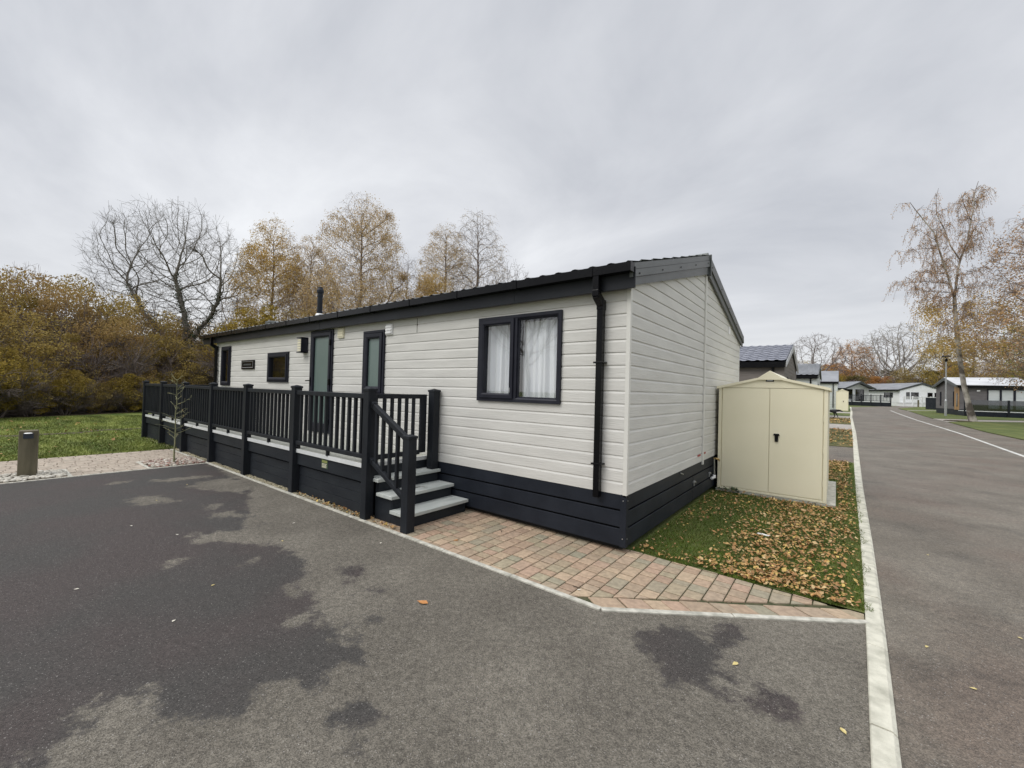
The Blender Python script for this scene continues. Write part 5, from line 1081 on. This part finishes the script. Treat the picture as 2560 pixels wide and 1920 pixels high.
S=np.array(S); S[:,6:]=np.maximum(S[:,6:],.0055); segmesh('trunk',S[S[:,6]>.03],M['birchbark'],rb,n=10); segmesh('twigs',S[S[:,6]<=.03],M['twig'],rb,n=3)
T=np.array(T); g=np.random.default_rng(8); i=g.integers(0,len(T),19000); P=T[i]+g.normal(0,.06,(19000,3)); low=P[:,2]<9.2; leafmesh('weeping_leaves',P,.072,M['leaf_rust'],rb,seed=2,droop=1.4)
c=g.uniform(-1,1,(26,3))*np.array([2.0,2.0,1.7])+np.array([-.7,-.7,6.6]); i=g.integers(0,26,7500); P=c[i]+g.normal(0,.42,(7500,3)); leafmesh('golden_leaves',P,.11,M['leaf_gold'],rb,seed=5)
# soil and roots at its foot
f=MB(); f.add((IV*np.array([.75,.45,.07])).tolist(),IF.tolist()); rt=f.build('bare_soil',M['soil'],loc=(8.35,37.9,gh(38)+.015),smooth=True); rt['kind']='structure'
# other trees on the right
tree('maple_tree','broad',13.1,38.0,gh(38),15.2,'large tree with reddish leaves reaching in from the right edge',pal='rust',frac=.33,ls=.12,rz=1.2,wide=1.3)
tree('bare_tree','wide',-1.0,82.4,.8,11.8,'leafless spreading tree rising behind the roofs left of the road',rz=2.2)
tree('autumn_tree','round',4.1,105.3,1.0,12.8,'orange-leaved tree behind the white lodge with the porch gable',pal='orange',frac=.8,rz=.5)
tree('bare_tree','wide',9.6,112,1.1,14.2,'grey leafless tree behind the long white lodge, left of the pale leaning trunk',rz=1.4)
tree('birch_tree','wide',11.4,104,1.1,15.4,'birch with pale trunk rising above the long white lodge',rz=4.3,bark='palebark')
tree('autumn_tree','round',15.6,93.4,.92,11.6,'golden-brown tree between the long white lodge and the lamp post',pal='olive',frac=.8,rz=.3)
tree('autumn_tree','round',20.0,100,1.0,12.8,'golden tree right of the lamp post beyond the grey lodge',pal='gold',frac=.45,rz=2.1)
tree('autumn_tree','round',24.3,88,.83,12.6,'reddish-brown tree behind the roof of the grey lodge',pal='brown',frac=.45,rz=4.1)
tree('autumn_tree','round',19.6,66.8,.67,11.6,'yellow-green tree at the right edge above the grey lodge',pal='green',frac=1.0,rz=1.1,ls=.15)
RG='woodland trees beyond the far lodges'
LR={'olive':'olive-yellow tree in the wood beyond the far lodges','dark':'dark brown-green tree in the wood beyond the far lodges','rust':'orange-brown tree in the wood beyond the far lodges','ochre2':'dull brown tree in the wood beyond the far lodges','ochre':'ochre tree in the wood beyond the far lodges','green':'yellow-green tree in the wood beyond the far lodges'}
rng=random.Random(5)
for i in range(17):
    x=-9+i*3.4; y=104+rng.uniform(-3,3)-i*.6; k=['rust','ochre','dark','olive','dark'][i%5] if i<9 else ['dark','olive','ochre','dark','ochre2'][i%5]; bush(k,x,y,gh(y),1.25,rng.uniform(.95,1.2)*(1 if i>2 else 1.15),rng.uniform(0,6),LR[k],RG)
for i in range(12):
    x=-14+i*5; y=124+rng.uniform(-3,3)-i*.5; k=['ochre2','dark','ochre','rust'][i%4]; bush(k,x,y,gh(y),1.9,rng.uniform(1.35,1.7),rng.uniform(0,6),LR[k],RG)
for x,y,k,s_,sz in ((24,78,'green',1.2,1.3),(28,84,'ochre2',1.4,1.5),(18.5,74,'ochre',1.0,.95),(32,72,'green',1.4,1.5)): bush(k,x,y,gh(y),s_,sz,x,LR[k],RG)
# bare trees behind the camera, mirrored in the window glass
tree('bare_tree','bare',-15,-19,0,12,'leafless tree standing behind the driveway, seen only mirrored in the window glass')
tree('bare_tree','wide',-7.5,-22,0,13,'second leafless tree behind the driveway, seen only mirrored in the window glass',rz=2)
